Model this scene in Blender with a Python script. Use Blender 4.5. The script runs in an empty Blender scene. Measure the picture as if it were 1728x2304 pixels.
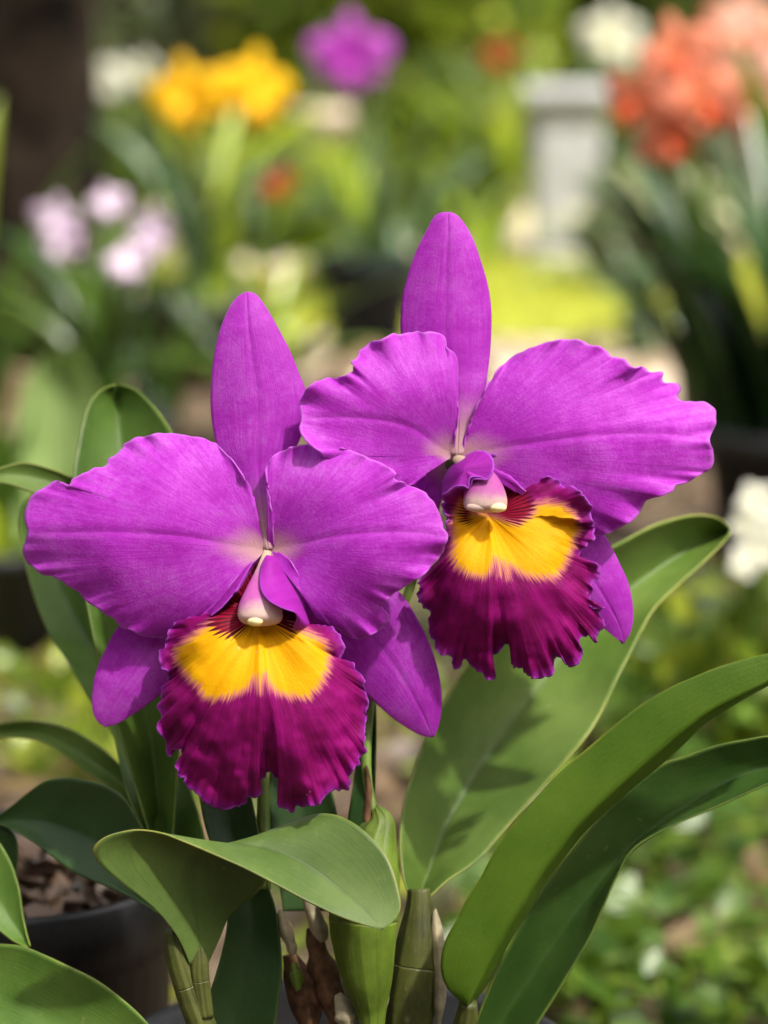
import bpy, math, random
import numpy as np
from mathutils import Vector, Matrix

# ------------------------------------------------------------------ camera, sky, sun, exposure
SC = bpy.context.scene
COL = SC.collection
CAM_Z, PITCH, FPX, D0 = 0.65, math.radians(12.0), 5440.0, 0.95
KPX = D0 / FPX                      # metres per photo pixel at the flowers
cam_d = bpy.data.cameras.new("camera"); cam = bpy.data.objects.new("camera", cam_d); COL.objects.link(cam)
cam.location = (0, 0, CAM_Z); cam.rotation_euler = (math.pi / 2 - PITCH, 0, 0)
cam_d.sensor_fit = 'VERTICAL'; cam_d.sensor_height = 36.0; cam_d.sensor_width = 27.0; cam_d.lens = 85.0
cam_d.clip_start = 0.05; cam_d.clip_end = 2000
cam_d.dof.use_dof = True; cam_d.dof.focus_distance = D0 - 40 * KPX; cam_d.dof.aperture_fstop = 5.0
SC.camera = cam
SUN_DIR = Vector((0.50, -0.42, 1.0)).normalized()
SUN_EL = math.asin(SUN_DIR.z); SUN_AZ = math.atan2(SUN_DIR.x, SUN_DIR.y)
world = bpy.data.worlds.new("World"); SC.world = world; world.use_nodes = True
wn = world.node_tree.nodes; wl = world.node_tree.links
sky = wn.new('ShaderNodeTexSky'); sky.sky_type = 'NISHITA'; sky.sun_disc = False
sky.sun_elevation = SUN_EL; sky.sun_rotation = SUN_AZ; sky.air_density = 1.0; sky.dust_density = 2.0; sky.ozone_density = 1.0
hz = wn.new('ShaderNodeHueSaturation'); hz.inputs['Saturation'].default_value = 0.35     # bright hazy sky
wl.new(sky.outputs[0], hz.inputs['Color'])
wb = wn.new('ShaderNodeMix'); wb.data_type = 'RGBA'; wb.blend_type = 'MULTIPLY'; wb.inputs['Factor'].default_value = 1.0; wb.inputs[7].default_value = (1.08, 1.0, 0.90, 1)
wl.new(hz.outputs[0], wb.inputs[6]); wl.new(wb.outputs[2], wn['Background'].inputs[0]); wn['Background'].inputs[1].default_value = 0.15
sun_d = bpy.data.lights.new("sun", 'SUN'); sun = bpy.data.objects.new("sun", sun_d); COL.objects.link(sun)
sun_d.energy = 3.2; sun_d.angle = math.radians(2.0); sun_d.color = (1.0, 0.95, 0.86)
sun.rotation_euler = SUN_DIR.to_track_quat('Z', 'Y').to_euler()
vs = SC.view_settings
vs.view_transform = 'Standard'; vs.look = 'None'; vs.gamma = 1.0; vs.use_curve_mapping = False; vs.exposure = 1.74
SC.render.engine = 'CYCLES'
SC.cycles.max_bounces = 4; SC.cycles.diffuse_bounces = 3; SC.cycles.glossy_bounces = 2; SC.cycles.transmission_bounces = 3; SC.cycles.adaptive_threshold = 0.02; SC.cycles.use_denoising = True
SC.cycles.sample_clamp_indirect = 6.0

R = random.Random(7)
NPR = np.random.RandomState(11)
F_ = np.array((0, math.cos(PITCH), -math.sin(PITCH))); R_ = np.array((1.0, 0, 0)); U_ = np.array((0, math.sin(PITCH), math.cos(PITCH)))

def at(x, y, d):                    # point seen at photo pixel (x, y), d metres along the lens axis
    x, y, d = (np.asarray(v, float) for v in (x, y, d))
    d = d[..., None]
    return np.array((0, 0, CAM_Z)) + d * F_ + R_ * (x[..., None] - 864) * d / FPX + U_ * (1152 - y[..., None]) * d / FPX
def pz(x, y, z=0.0):                # z: photo pixels towards the viewer from the flower plane
    return at(x, y, D0 - np.asarray(z, float) * KPX + 0 * np.asarray(x, float))
def gnd(x, y):                      # point of the ground seen at a pixel
    v = F_ + R_ * (x - 864) / FPX + U_ * (1152 - y) / FPX
    t = -CAM_Z / v[2]
    return Vector((v[0] * t, v[1] * t, 0.0))

# ------------------------------------------------------------------ materials
def srgb(r, g, b):
    f = lambda c: ((c / 255 + 0.055) / 1.055) ** 2.4 if c > 10 else c / 255 / 12.92
    return (f(r), f(g), f(b), 1)
class NT:
    def __init__(s, name):
        s.m = bpy.data.materials.new(name); s.m.use_nodes = True; s.t = s.m.node_tree; s.n = s.t.nodes; s.l = s.t.links
        s.b = s.n['Principled BSDF']; s.out = s.n['Material Output']
    def new(s, k, **kw):
        n = s.n.new(k)
        for a, v in kw.items(): setattr(n, a, v)
        return n
    def put(s, sock, v):
        if v is None: return
        if hasattr(v, 'is_output') or isinstance(v, bpy.types.NodeSocket): s.l.new(v, sock)
        else:
            if isinstance(v, (tuple, list)) and len(v) == 3 and sock.type == 'RGBA': v = (*v, 1)
            sock.default_value = v
    def math(s, op, a, b=None, c=None, clamp=False):
        n = s.new('ShaderNodeMath', operation=op, use_clamp=clamp)
        for i, v in enumerate((a, b, c)): s.put(n.inputs[i], v)
        return n.outputs[0]
    def attr(s, name): return s.new('ShaderNodeAttribute', attribute_name=name).outputs['Fac']
    def step(s, v, a, b, lo=0.0, hi=1.0):
        n = s.new('ShaderNodeMapRange', interpolation_type='SMOOTHSTEP'); s.put(n.inputs['Value'], v)
        s.put(n.inputs['From Min'], a); s.put(n.inputs['From Max'], b); s.put(n.inputs['To Min'], lo); s.put(n.inputs['To Max'], hi)
        return n.outputs['Result']
    def mix(s, f, a, b):
        n = s.new('ShaderNodeMix', data_type='RGBA'); s.put(n.inputs['Factor'], f); s.put(n.inputs['A'] if False else n.inputs[6], a); s.put(n.inputs[7], b)
        return n.outputs[2]
    def vec(s, x, y, z=0.0):
        n = s.new('ShaderNodeCombineXYZ')
        for i, v in enumerate((x, y, z)): s.put(n.inputs[i], v)
        return n.outputs[0]
    def noise(s, vec, scale=1.0, detail=3.0, rough=0.55, out='Fac'):
        n = s.new('ShaderNodeTexNoise'); s.put(n.inputs['Vector'], vec); s.put(n.inputs['Scale'], scale); s.put(n.inputs['Detail'], detail); s.put(n.inputs['Roughness'], rough)
        return n.outputs[out]
    def coord(s, k='Object'): return s.new('ShaderNodeTexCoord').outputs[k]
    def bump(s, h, strength, dist):
        n = s.new('ShaderNodeBump'); s.put(n.inputs['Height'], h); s.put(n.inputs['Strength'], strength); s.put(n.inputs['Distance'], dist)
        return n.outputs[0]
    def ranodm(s): return s.new('ShaderNodeObjectInfo').outputs['Random']
    def finish(s, color, rough=0.5, spec=0.4, normal=None, trans=0.0, tcol=None, sheen=0.0, sheen_tint=None, coat=0.0):
        s.put(s.b.inputs['Base Color'], color); s.put(s.b.inputs['Roughness'], rough); s.put(s.b.inputs['Specular IOR Level'], spec)
        if sheen: s.put(s.b.inputs['Sheen Weight'], sheen); s.put(s.b.inputs['Sheen Roughness'], 0.4)
        if sheen_tint: s.put(s.b.inputs['Sheen Tint'], sheen_tint)
        if coat: s.put(s.b.inputs['Coat Weight'], coat); s.put(s.b.inputs['Coat Roughness'], 0.35)
        if normal is not None: s.put(s.b.inputs['Normal'], normal)
        if trans:
            t = s.new('ShaderNodeBsdfTranslucent'); s.put(t.inputs[0], tcol if tcol is not None else color)
            if normal is not None: s.put(t.inputs['Normal'], normal)
            m = s.new('ShaderNodeMixShader'); s.put(m.inputs[0], trans); s.l.new(s.b.outputs[0], m.inputs[1]); s.l.new(t.outputs[0], m.inputs[2])
            s.l.new(m.outputs[0], s.out.inputs[0])
        return s.m

def petal_mat(name, deep, mid, pale, base_tint):
    t = NT(name)
    rr, ss, mm = t.attr('rr'), t.attr('ss'), t.attr('mid')
    st = t.noise(t.vec(t.math('MULTIPLY', ss, 120.0), t.math('MULTIPLY', rr, 3.5)), 1.0, 4.0, 0.6)
    bl = t.noise(t.coord(), 60.0, 4.0, 0.6)
    fine = t.noise(t.coord(), 900.0, 2.0, 0.6)
    v = t.math('ADD', t.math('MULTIPLY', st, 0.30), t.math('ADD', t.math('MULTIPLY', bl, 0.50), t.math('MULTIPLY', t.noise(t.coord(), 260.0, 4.0, 0.7), 0.36)))
    c = t.mix(t.step(v, 0.36, 0.64), deep, mid)
    c = t.mix(t.step(t.math('ADD', v, t.math('MULTIPLY', fine, 0.25)), 0.66, 0.95, 0, 0.48), c, pale)
    vein = t.step(t.math('ABSOLUTE', t.math('SUBTRACT', t.noise(t.vec(t.math('MULTIPLY', ss, 46.0), t.math('MULTIPLY', rr, 2.4), 3.0), 1.0, 2.0, 0.5), 0.5)), 0.035, 0.0)
    c = t.mix(t.math('MULTIPLY', vein, 0.20), c, (deep[0] * 0.8, deep[1] * 0.6, deep[2] * 0.75))
    c = t.mix(t.step(t.noise(t.coord(), 26.0, 2.0), 0.45, 0.70, 0, 0.32), c, deep)
    c = t.mix(t.math('MULTIPLY', mm, 0.42), c, (deep[0] * 0.55, deep[1] * 0.4, deep[2] * 0.5))
    c = t.mix(t.step(rr, 0.26, 0.03, 0, 0.85), c, base_tint)
    c = t.mix(t.step(rr, 0.975, 1.0, 0, 0.45), c, pale)
    nb = t.bump(t.math('ADD', t.math('MULTIPLY', st, 0.7), t.math('MULTIPLY', fine, 0.8)), 0.25, 0.0009)
    return t.finish(c, 0.5, 0.25, nb, 0.38, None, 0.24, (1.0, 0.75, 1.0, 1))

M = {}
M['petal'] = petal_mat('orchid_petal', (0.44, 0.014, 0.50), (0.58, 0.050, 0.67), (0.72, 0.25, 0.83), (0.74, 0.48, 0.42))
M['sepal'] = petal_mat('orchid_sepal', (0.40, 0.012, 0.46), (0.52, 0.042, 0.60), (0.66, 0.22, 0.77), (0.70, 0.48, 0.42))

def lip_mat():
    t = NT('orchid_lip')
    yel, thr, edge, an, rr, flap = (t.attr(k) for k in ('yel', 'thr', 'edge', 'ang', 'rr', 'flap'))
    fz = t.noise(t.vec(t.math('MULTIPLY', an, 44.0), t.math('MULTIPLY', rr, 2.6)), 1.0, 4.0, 0.7)
    fz2 = t.noise(t.vec(t.math('MULTIPLY', an, 9.0), t.math('MULTIPLY', rr, 2.0), 5.0), 1.0, 2.0, 0.5)
    fold = t.noise(t.coord(), 120.0, 3.0, 0.6)
    mag = t.mix(t.step(t.math('ADD', t.math('MULTIPLY', fz, 0.3), t.math('ADD', t.math('MULTIPLY', fz2, 0.35), t.math('MULTIPLY', fold, 0.35))), 0.36, 0.66), (0.16, 0.0006, 0.070), (0.36, 0.004, 0.200))
    mag = t.mix(t.step(edge, 26.0, 3.0, 0, 0.6), mag, (0.28, 0.012, 0.30))
    yd = t.math('ADD', yel, t.math('MULTIPLY', t.math('SUBTRACT', fz, 0.5), 56.0))
    pink = (0.62, 0.16, 0.20)
    ycol = t.mix(t.step(fz2, 0.35, 0.7), (0.86, 0.43, 0.0), (0.91, 0.50, 0.001))
    c = t.mix(t.step(yd, -13.0, 1.0), mag, pink)
    c = t.mix(t.step(yd, -5.0, 13.0), c, ycol)
    # dark throat with stripes
    stripe = t.math('SINE', t.math('MULTIPLY', t.math('ADD', an, t.math('MULTIPLY', fz2, 0.10)), 62.0))
    tcol = t.mix(t.step(stripe, -0.2, 0.5), (0.30, 0.004, 0.030), (0.10, 0.0006, 0.014))
    td = t.math('ADD', thr, t.math('MULTIPLY', stripe, 9.0))
    c = t.mix(t.step(td, -6.0, 5.0), c, tcol)
    c = t.mix(flap, c, t.mix(fz2, (0.33, 0.010, 0.36), (0.46, 0.04, 0.52)))
    c = t.mix(t.step(edge, 6.5, 0.0, 0, 0.75), c, (0.46, 0.10, 0.66))
    # pollen-like specks
    vo = t.new('ShaderNodeTexVoronoi'); t.put(vo.inputs['Vector'], t.coord()); t.put(vo.inputs['Scale'], 170.0)
    sp = t.math('MULTIPLY', t.step(vo.outputs['Distance'], 0.075, 0.04), t.math('GREATER_THAN', t.noise(t.coord(), 25.0), 0.57))
    c = t.mix(t.math('MULTIPLY', sp, 0.6), c, (0.75, 0.45, 0.75))
    nb = t.bump(t.math('ADD', t.math('MULTIPLY', fz2, 0.4), t.math('ADD', t.math('MULTIPLY', fz, 0.25), t.math('MULTIPLY', t.noise(t.coord(), 800.0), 0.4))), 0.35, 0.0010)
    return t.finish(c, 0.6, 0.18, nb, 0.28)
M['lip'] = lip_mat()

def column_mat():
    t = NT('orchid_column')
    u = t.attr('rr')
    c = t.mix(t.step(u, 0.05, 0.5), (0.60, 0.46, 0.34), (0.50, 0.10, 0.40))
    c = t.mix(t.step(t.math('ADD', u, t.math('MULTIPLY', t.noise(t.coord(), 90.0), 0.25)), 0.80, 1.02), c, (0.70, 0.50, 0.45))
    return t.finish(c, 0.55, 0.25, t.bump(t.noise(t.coord(), 300.0), 0.3, 0.001), 0.25)
M['column'] = column_mat()
def plain(name, col, rough=0.5, spec=0.4, var=0.25, scale=40.0, bump=0.3, dist=0.001, trans=0.0):
    t = NT(name)
    n = t.noise(t.coord(), scale, 5.0, 0.6)
    c = t.mix(t.step(n, 0.3, 0.7), tuple(v * (1 - var) for v in col), tuple(min(1, v * (1 + var)) for v in col))
    return t.finish(c, rough, spec, t.bump(n, bump, dist), trans)
M['anther'] = plain('anther', (0.80, 0.70, 0.36), 0.45, 0.4, 0.1, 150)
M['stem'] = plain('green_stem', (0.13, 0.20, 0.035), 0.45, 0.4, 0.35, 60)
def bulb_mat(name, col, tan):
    t = NT(name)
    g = t.attr('gr'); u = t.attr('uu')
    n = t.noise(t.coord(), 40.0, 5.0, 0.6); n2_ = t.noise(t.vec(t.math('MULTIPLY', g, 3.0), t.math('MULTIPLY', u, 5.0)), 2.0, 4.0, 0.65)
    c = t.mix(t.step(n, 0.3, 0.7), tuple(v * 0.6 for v in col), tuple(v * 1.3 for v in col))
    c = t.mix(t.step(n2_, 0.55, 0.72, 0, 0.7), c, tan)
    ring = t.step(t.math('ABSOLUTE', t.math('SINE', t.math('MULTIPLY', t.math('ADD', u, t.math('MULTIPLY', n, 0.05)), 6.0))), 0.06, 0.0)
    c = t.mix(t.math('MULTIPLY', ring, 0.3), c, tan)
    nb = t.bump(t.math('ADD', t.math('MULTIPLY', g, 0.6), t.math('ADD', n, t.math('MULTIPLY', ring, 0.5))), 0.5, 0.0015)
    return t.finish(c, 0.5, 0.35, nb, 0.05)
M['bulb'] = bulb_mat('pseudobulb', (0.11, 0.175, 0.016), (0.20, 0.20, 0.07))
M['bulb_olive'] = bulb_mat('pseudobulb_olive', (0.065, 0.075, 0.014), (0.17, 0.15, 0.085))
M['sheath'] = plain('dry_sheath', (0.36, 0.31, 0.20), 0.8, 0.2, 0.4, 90, 0.6, 0.002, 0.15)
M['brown'] = plain('dry_brown', (0.12, 0.06, 0.03), 0.8, 0.2, 0.6, 120, 0.6, 0.002)
M['bark_chip'] = plain('bark_chip', (0.075, 0.042, 0.024), 0.9, 0.15, 0.6, 80, 0.8, 0.004)
M['black_pot'] = plain('black_plastic', (0.018, 0.018, 0.021), 0.42, 0.45, 0.3, 30, 0.1, 0.001)
M['navy_pot'] = plain('dark_blue_plastic', (0.004, 0.006, 0.010), 0.7, 0.2, 0.3, 30, 0.1, 0.001)
M['terracotta'] = plain('terracotta', (0.50, 0.26, 0.14), 0.85, 0.15, 0.2, 30, 0.3, 0.002)
M['white_clay'] = plain('pale_clay', (0.62, 0.52, 0.42), 0.85, 0.15, 0.15, 20, 0.3, 0.002)
M['concrete'] = plain('pale_concrete', (0.34, 0.34, 0.35), 0.85, 0.2, 0.12, 6, 0.5, 0.004)
M['trunk'] = plain('tree_bark', (0.024, 0.017, 0.012), 0.95, 0.1, 0.85, 6, 1.0, 0.05)

def leaf_mat(name, dark, light, rim, rough=0.42, trans=0.2, scale=22.0, tc=None, coat=0.0):
    t = NT(name)
    vv, mm = t.attr('vv'), t.attr('mid')
    av = t.math('ABSOLUTE', vv)
    n = t.noise(t.coord(), scale, 5.0, 0.6)
    f2 = t.noise(t.coord(), 700.0, 2.0, 0.6)
    st = t.noise(t.vec(t.math('MULTIPLY', vv, 30.0), t.math('MULTIPLY', t.attr('uu'), 2.0)), 1.0, 3.0)
    v = t.math('ADD', t.math('MULTIPLY', n, 0.85), t.math('MULTIPLY', st, 0.15))
    c = t.mix(t.step(v, 0.33, 0.68), dark, light)
    c = t.mix(t.step(t.noise(t.coord(), 9.0, 4.0, 0.65), 0.52, 0.75, 0, 0.30), c, tuple(x * 1.25 + 0.035 for x in light))
    c = t.mix(t.step(st, 0.55, 0.8, 0, 0.25), c, tuple(x * 0.7 for x in dark))
    c = t.mix(t.math('MULTIPLY', mm, 0.6), c, tuple(x * 0.4 for x in dark))
    c = t.mix(t.step(f2, 0.62, 0.8, 0, 0.12), c, (0.4, 0.45, 0.35))
    c = t.mix(t.step(t.math('ADD', av, t.math('MULTIPLY', t.math('SUBTRACT', t.noise(t.coord(), 55.0, 4.0), 0.5), 0.12)), 0.972, 1.005, 0, 0.6), c, rim)
    spot = t.math('MULTIPLY', t.step(t.noise(t.coord(), 160.0, 2.0), 0.69, 0.76), t.step(t.noise(t.coord(), 18.0, 2.0), 0.5, 0.62))
    c = t.mix(t.math('MULTIPLY', spot, 0.35), c, (0.30, 0.26, 0.12))
    nb = t.bump(t.math('ADD', t.math('MULTIPLY', st, 0.5), t.math('ADD', n, t.math('MULTIPLY', f2, 0.3))), 0.22, 0.0012)
    return t.finish(c, t.step(n, 0.2, 0.8, rough - 0.06, rough + 0.14), 0.32, nb, trans, tc or tuple(min(1, x * 2.2) for x in light), 0, None, coat)
M['leaf'] = leaf_mat('orchid_leaf', (0.045, 0.100, 0.011), (0.095, 0.175, 0.027), (0.20, 0.24, 0.03), 0.42, 0.08)
M['leaf_front'] = leaf_mat('orchid_leaf_front', (0.050, 0.092, 0.016), (0.098, 0.155, 0.032), (0.26, 0.25, 0.05), 0.45, 0.05)
M['leaf_pale'] = leaf_mat('pale_leaf', (0.16, 0.24, 0.07), (0.26, 0.35, 0.13), (0.30, 0.35, 0.12), 0.4, 0.25)
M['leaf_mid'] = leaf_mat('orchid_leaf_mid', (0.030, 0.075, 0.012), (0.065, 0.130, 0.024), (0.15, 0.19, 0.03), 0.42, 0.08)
M['leaf_olive'] = leaf_mat('orchid_leaf_olive', (0.055, 0.120, 0.005), (0.095, 0.175, 0.010), (0.28, 0.27, 0.03), 0.45, 0.3)
M['leaf_grey'] = leaf_mat('orchid_leaf_greyish', (0.070, 0.130, 0.018), (0.130, 0.205, 0.040), (0.30, 0.30, 0.06), 0.45, 0.06)
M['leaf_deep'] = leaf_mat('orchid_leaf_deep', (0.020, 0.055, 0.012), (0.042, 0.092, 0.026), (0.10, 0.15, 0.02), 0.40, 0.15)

def bg_leaf(name, a, b, trans=0.3, rough=0.3):
    t = NT(name)
    r = t.ranodm(); n = t.noise(t.coord(), 12.0, 3.0)
    c = t.mix(t.math('ADD', t.math('MULTIPLY', r, 0.6), t.math('MULTIPLY', n, 0.5), clamp=True), a, b)
    return t.finish(c, rough, 0.45, None, trans, tuple(min(1, x * 2.4) for x in b))
M['bgl_green'] = bg_leaf('strap_leaf_green', (0.018, 0.048, 0.008), (0.075, 0.135, 0.020))
M['bgl_dark'] = bg_leaf('strap_leaf_dark', (0.012, 0.035, 0.008), (0.035, 0.075, 0.018), 0.12)
M['bgl_lime'] = bg_leaf('strap_leaf_lime', (0.16, 0.24, 0.02), (0.30, 0.38, 0.03), 0.4)
M['bgl_pale'] = bg_leaf('strap_leaf_pale', (0.14, 0.20, 0.07), (0.24, 0.32, 0.12), 0.3)
M['bgl_blue'] = bg_leaf('strap_leaf_bluish', (0.03, 0.07, 0.03), (0.09, 0.155, 0.075), 0.2)
def cloud_mat(name, a, b, c3, trans=0.35):
    t = NT(name)
    v = t.attr('rnd')
    c = t.mix(t.step(v, 0.0, 0.6), a, b); c = t.mix(t.step(v, 0.75, 1.0), c, c3)
    return t.finish(c, 0.34, 0.45, None, trans, t.mix(v, tuple(min(1, x * 2.2) for x in b), tuple(min(1, x * 2.2) for x in c3)))
M['cl_green'] = cloud_mat('shrub_foliage', (0.014, 0.034, 0.006), (0.050, 0.090, 0.014), (0.26, 0.31, 0.06))
M['cl_grey'] = cloud_mat('shrub_foliage_grey', (0.03, 0.045, 0.014), (0.10, 0.125, 0.045), (0.50, 0.52, 0.32))
M['cl_lime'] = cloud_mat('shrub_foliage_lime', (0.035, 0.07, 0.006), (0.12, 0.18, 0.012), (0.34, 0.38, 0.04))
M['cl_tree'] = cloud_mat('tree_foliage', (0.03, 0.065, 0.012), (0.06, 0.11, 0.02), (0.10, 0.16, 0.03), 0.25)
M['cl_woods_screen'] = cloud_mat('dark_woods_screen_foliage', (0.012, 0.025, 0.008), (0.025, 0.045, 0.012), (0.04, 0.07, 0.018), 0.08)  # kept dark so the added unseen foliage bounces little light
M['cl_ground'] = cloud_mat('ground_cover_leaf', (0.03, 0.075, 0.010), (0.09, 0.17, 0.020), (0.24, 0.32, 0.05))
M['mix'] = cloud_mat('bark_mix', (0.025, 0.016, 0.010), (0.07, 0.042, 0.025), (0.16, 0.10, 0.06), 0.0)
M['grass'] = cloud_mat('grass_blade', (0.22, 0.27, 0.02), (0.38, 0.40, 0.04), (0.52, 0.48, 0.14), 0.3)
M['litter'] = cloud_mat('leaf_litter', (0.06, 0.035, 0.02), (0.16, 0.10, 0.055), (0.38, 0.28, 0.17), 0.1)
def blossom(name, a, b):
    t = NT(name)
    u = t.attr('uu'); n = t.noise(t.coord(), 40.0, 3.0)
    c = t.mix(t.math('ADD', u, t.math('MULTIPLY', t.math('SUBTRACT', n, 0.5), 0.5), clamp=True), b, a)
    return t.finish(c, 0.55, 0.25, None, 0.4)
M['bl_yellow'] = blossom('blossom_yellow', (0.88, 0.54, 0.01), (0.86, 0.46, 0.01))
M['bl_purple'] = blossom('blossom_purple', (0.52, 0.12, 0.58), (0.30, 0.006, 0.30))
M['bl_pink'] = blossom('blossom_pink', (0.74, 0.50, 0.78), (0.84, 0.76, 0.84))
M['bl_white'] = blossom('blossom_white', (0.84, 0.84, 0.80), (0.78, 0.76, 0.52))
M['bl_orange'] = blossom('blossom_orange', (0.74, 0.27, 0.18), (0.66, 0.20, 0.09))
M['bl_peach'] = blossom('blossom_peach', (0.74, 0.24, 0.12), (0.88, 0.66, 0.56))
M['bl_red'] = blossom('blossom_red', (0.60, 0.09, 0.035), (0.50, 0.08, 0.02))

def ground_mat(name, cols, scale, bump=0.6):
    t = NT(name)
    p = t.coord('Object')
    n = t.noise(p, scale, 6.0, 0.65); n2 = t.noise(p, scale * 12, 4.0, 0.6); n3 = t.noise(p, scale * 0.2, 3.0)
    v = t.math('ADD', t.math('MULTIPLY', n, 0.5), t.math('ADD', t.math('MULTIPLY', n2, 0.3), t.math('MULTIPLY', n3, 0.3)))
    c = t.mix(t.step(v, 0.40, 0.55), cols[0], cols[1]); c = t.mix(t.step(v, 0.55, 0.72), c, cols[2])
    return t.finish(c, 0.95, 0.1, t.bump(t.math('ADD', n, n2), bump, 0.02))
M['soil'] = ground_mat('soil', ((0.035, 0.025, 0.016), (0.10, 0.072, 0.048), (0.22, 0.165, 0.115)), 6.0)
M['sand'] = ground_mat('sandy_soil', ((0.40, 0.32, 0.23), (0.50, 0.41, 0.31), (0.58, 0.49, 0.38)), 5.0)
M['lawn'] = ground_mat('lawn', ((0.18, 0.21, 0.02), (0.27, 0.29, 0.03), (0.36, 0.35, 0.08)), 5.0)

# ------------------------------------------------------------------ mesh helpers
def link(o, parent=None):
    COL.objects.link(o)
    if parent is not None: o.parent = parent
    return o
def mesh_obj(name, v, f, mat, parent=None, attrs=None, smooth=True, solid=0.0, world_verts=False):
    me = bpy.data.meshes.new(name); me.from_pydata(np.asarray(v).tolist(), [], f if isinstance(f, list) else f.tolist())
    if attrs:
        for k, a in attrs.items():
            at_ = me.attributes.new(k, 'FLOAT', 'POINT'); at_.data.foreach_set('value', np.asarray(a, np.float32))
    if smooth: me.polygons.foreach_set('use_smooth', np.ones(len(me.polygons), bool))
    me.materials.append(mat); me.update()
    o = link(bpy.data.objects.new(name, me), parent)
    if world_verts and parent is not None and parent.type == 'EMPTY':
        o.matrix_parent_inverse = Matrix.Translation(-Vector(parent.location))
    if solid:
        s = o.modifiers.new('thickness', 'SOLIDIFY'); s.thickness = solid; s.offset = -1
    return o
def tag(o, label=None, cat=None, group=None, kind=None):
    for k, v in (('label', label), ('category', cat), ('group', group), ('kind', kind)):
        if v: o[k] = v
    return o
def thing(name, loc, label, cat, group=None, rz=0.0):
    e = bpy.data.objects.new(name, None); COL.objects.link(e); e.location = loc; e.rotation_euler = (0, 0, rz); e.empty_display_size = 0.05
    return tag(e, label, cat, group)

def curve(pts, n, closed=False, nsub=12):
    p = np.asarray(pts, float)
    k = len(p); out = []
    idx = range(k if closed else k - 1)
    for i in idx:
        if closed: a, b, c, d = p[(i - 1) % k], p[i], p[(i + 1) % k], p[(i + 2) % k]
        else: a, b, c, d = p[max(i - 1, 0)], p[i], p[i + 1], p[min(i + 2, k - 1)]
        t = np.linspace(0, 1, nsub, endpoint=False)[:, None]
        out.append(0.5 * ((2 * b) + (-a + c) * t + (2 * a - 5 * b + 4 * c - d) * t * t + (-a + 3 * b - 3 * c + d) * t ** 3))
    q = np.vstack(out + ([p[:1]] if closed else [p[-1:]]))
    L = np.r_[0, np.cumsum(np.linalg.norm(np.diff(q[:, :2], axis=0), axis=1))]
    s = np.linspace(0, L[-1], n + 1)[:-1] if closed else np.linspace(0, L[-1], n)
    return np.stack([np.interp(s, L, q[:, j]) for j in range(q.shape[1])], 1)
def segdist(pts, poly, closed=False):
    p = np.asarray(pts, float)[:, :2]; q = np.asarray(poly, float)[:, :2]
    n = len(q) if closed else len(q) - 1
    best = np.full(len(p), 1e9)
    for i in range(n):
        a, b = q[i], q[(i + 1) % len(q)]; ab = b - a
        t = np.clip(((p - a) @ ab) / max(ab @ ab, 1e-9), 0, 1)
        best = np.minimum(best, np.linalg.norm(p - (a + t[:, None] * ab), axis=1))
    return best
def inside(pts, poly):
    p = np.asarray(pts, float); q = np.asarray(poly, float); r = np.zeros(len(p), bool)
    for i in range(len(q)):
        a, b = q[i - 1, :2], q[i, :2]
        if a[1] == b[1]: continue
        c = ((a[1] > p[:, 1]) != (b[1] > p[:, 1])) & (p[:, 0] < (b[0] - a[0]) * (p[:, 1] - a[1]) / (b[1] - a[1]) + a[0])
        r ^= c
    return r
def sdist(pts, poly):
    d = segdist(pts, poly, True); return np.where(inside(pts, poly), d, -d)
def n1(s, freq, seed):              # smooth 1-D noise
    rs = np.random.RandomState(abs(int(seed))); k = int(freq) + 3
    v = rs.uniform(-1, 1, k); x = np.asarray(s) * freq; i = np.floor(x).astype(int) % k; f = x - np.floor(x); f = f * f * (3 - 2 * f)
    return v[i] * (1 - f) + v[(i + 1) % k] * f
def n2(x, y, scale, seed):          # smooth 2-D value noise, -1..1
    rs = np.random.RandomState(seed); g = rs.uniform(-1, 1, (64, 64)); x = np.asarray(x) / scale + 200.3; y = np.asarray(y) / scale + 200.7
    i = np.floor(x).astype(int); j = np.floor(y).astype(int); u = x - i; v = y - j; u = u * u * (3 - 2 * u); v = v * v * (3 - 2 * v)
    a, b, c, d = g[i % 64, j % 64], g[(i + 1) % 64, j % 64], g[i % 64, (j + 1) % 64], g[(i + 1) % 64, (j + 1) % 64]
    return (a * (1 - u) + b * u) * (1 - v) + (c * (1 - u) + d * u) * v
def grid_faces(nu, nv, wrap=False):
    i = np.arange(nu - 1)[:, None]; j = np.arange(nv if wrap else nv - 1)[None, :]
    a = i * nv + j; b = i * nv + (j + 1) % nv
    return np.stack([a, b, b + nv, a + nv], -1).reshape(-1, 4)
def W(ox, oy, s, pts): return [(ox + p[0] / s, oy + p[1] / s, *p[2:]) for p in pts]

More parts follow.
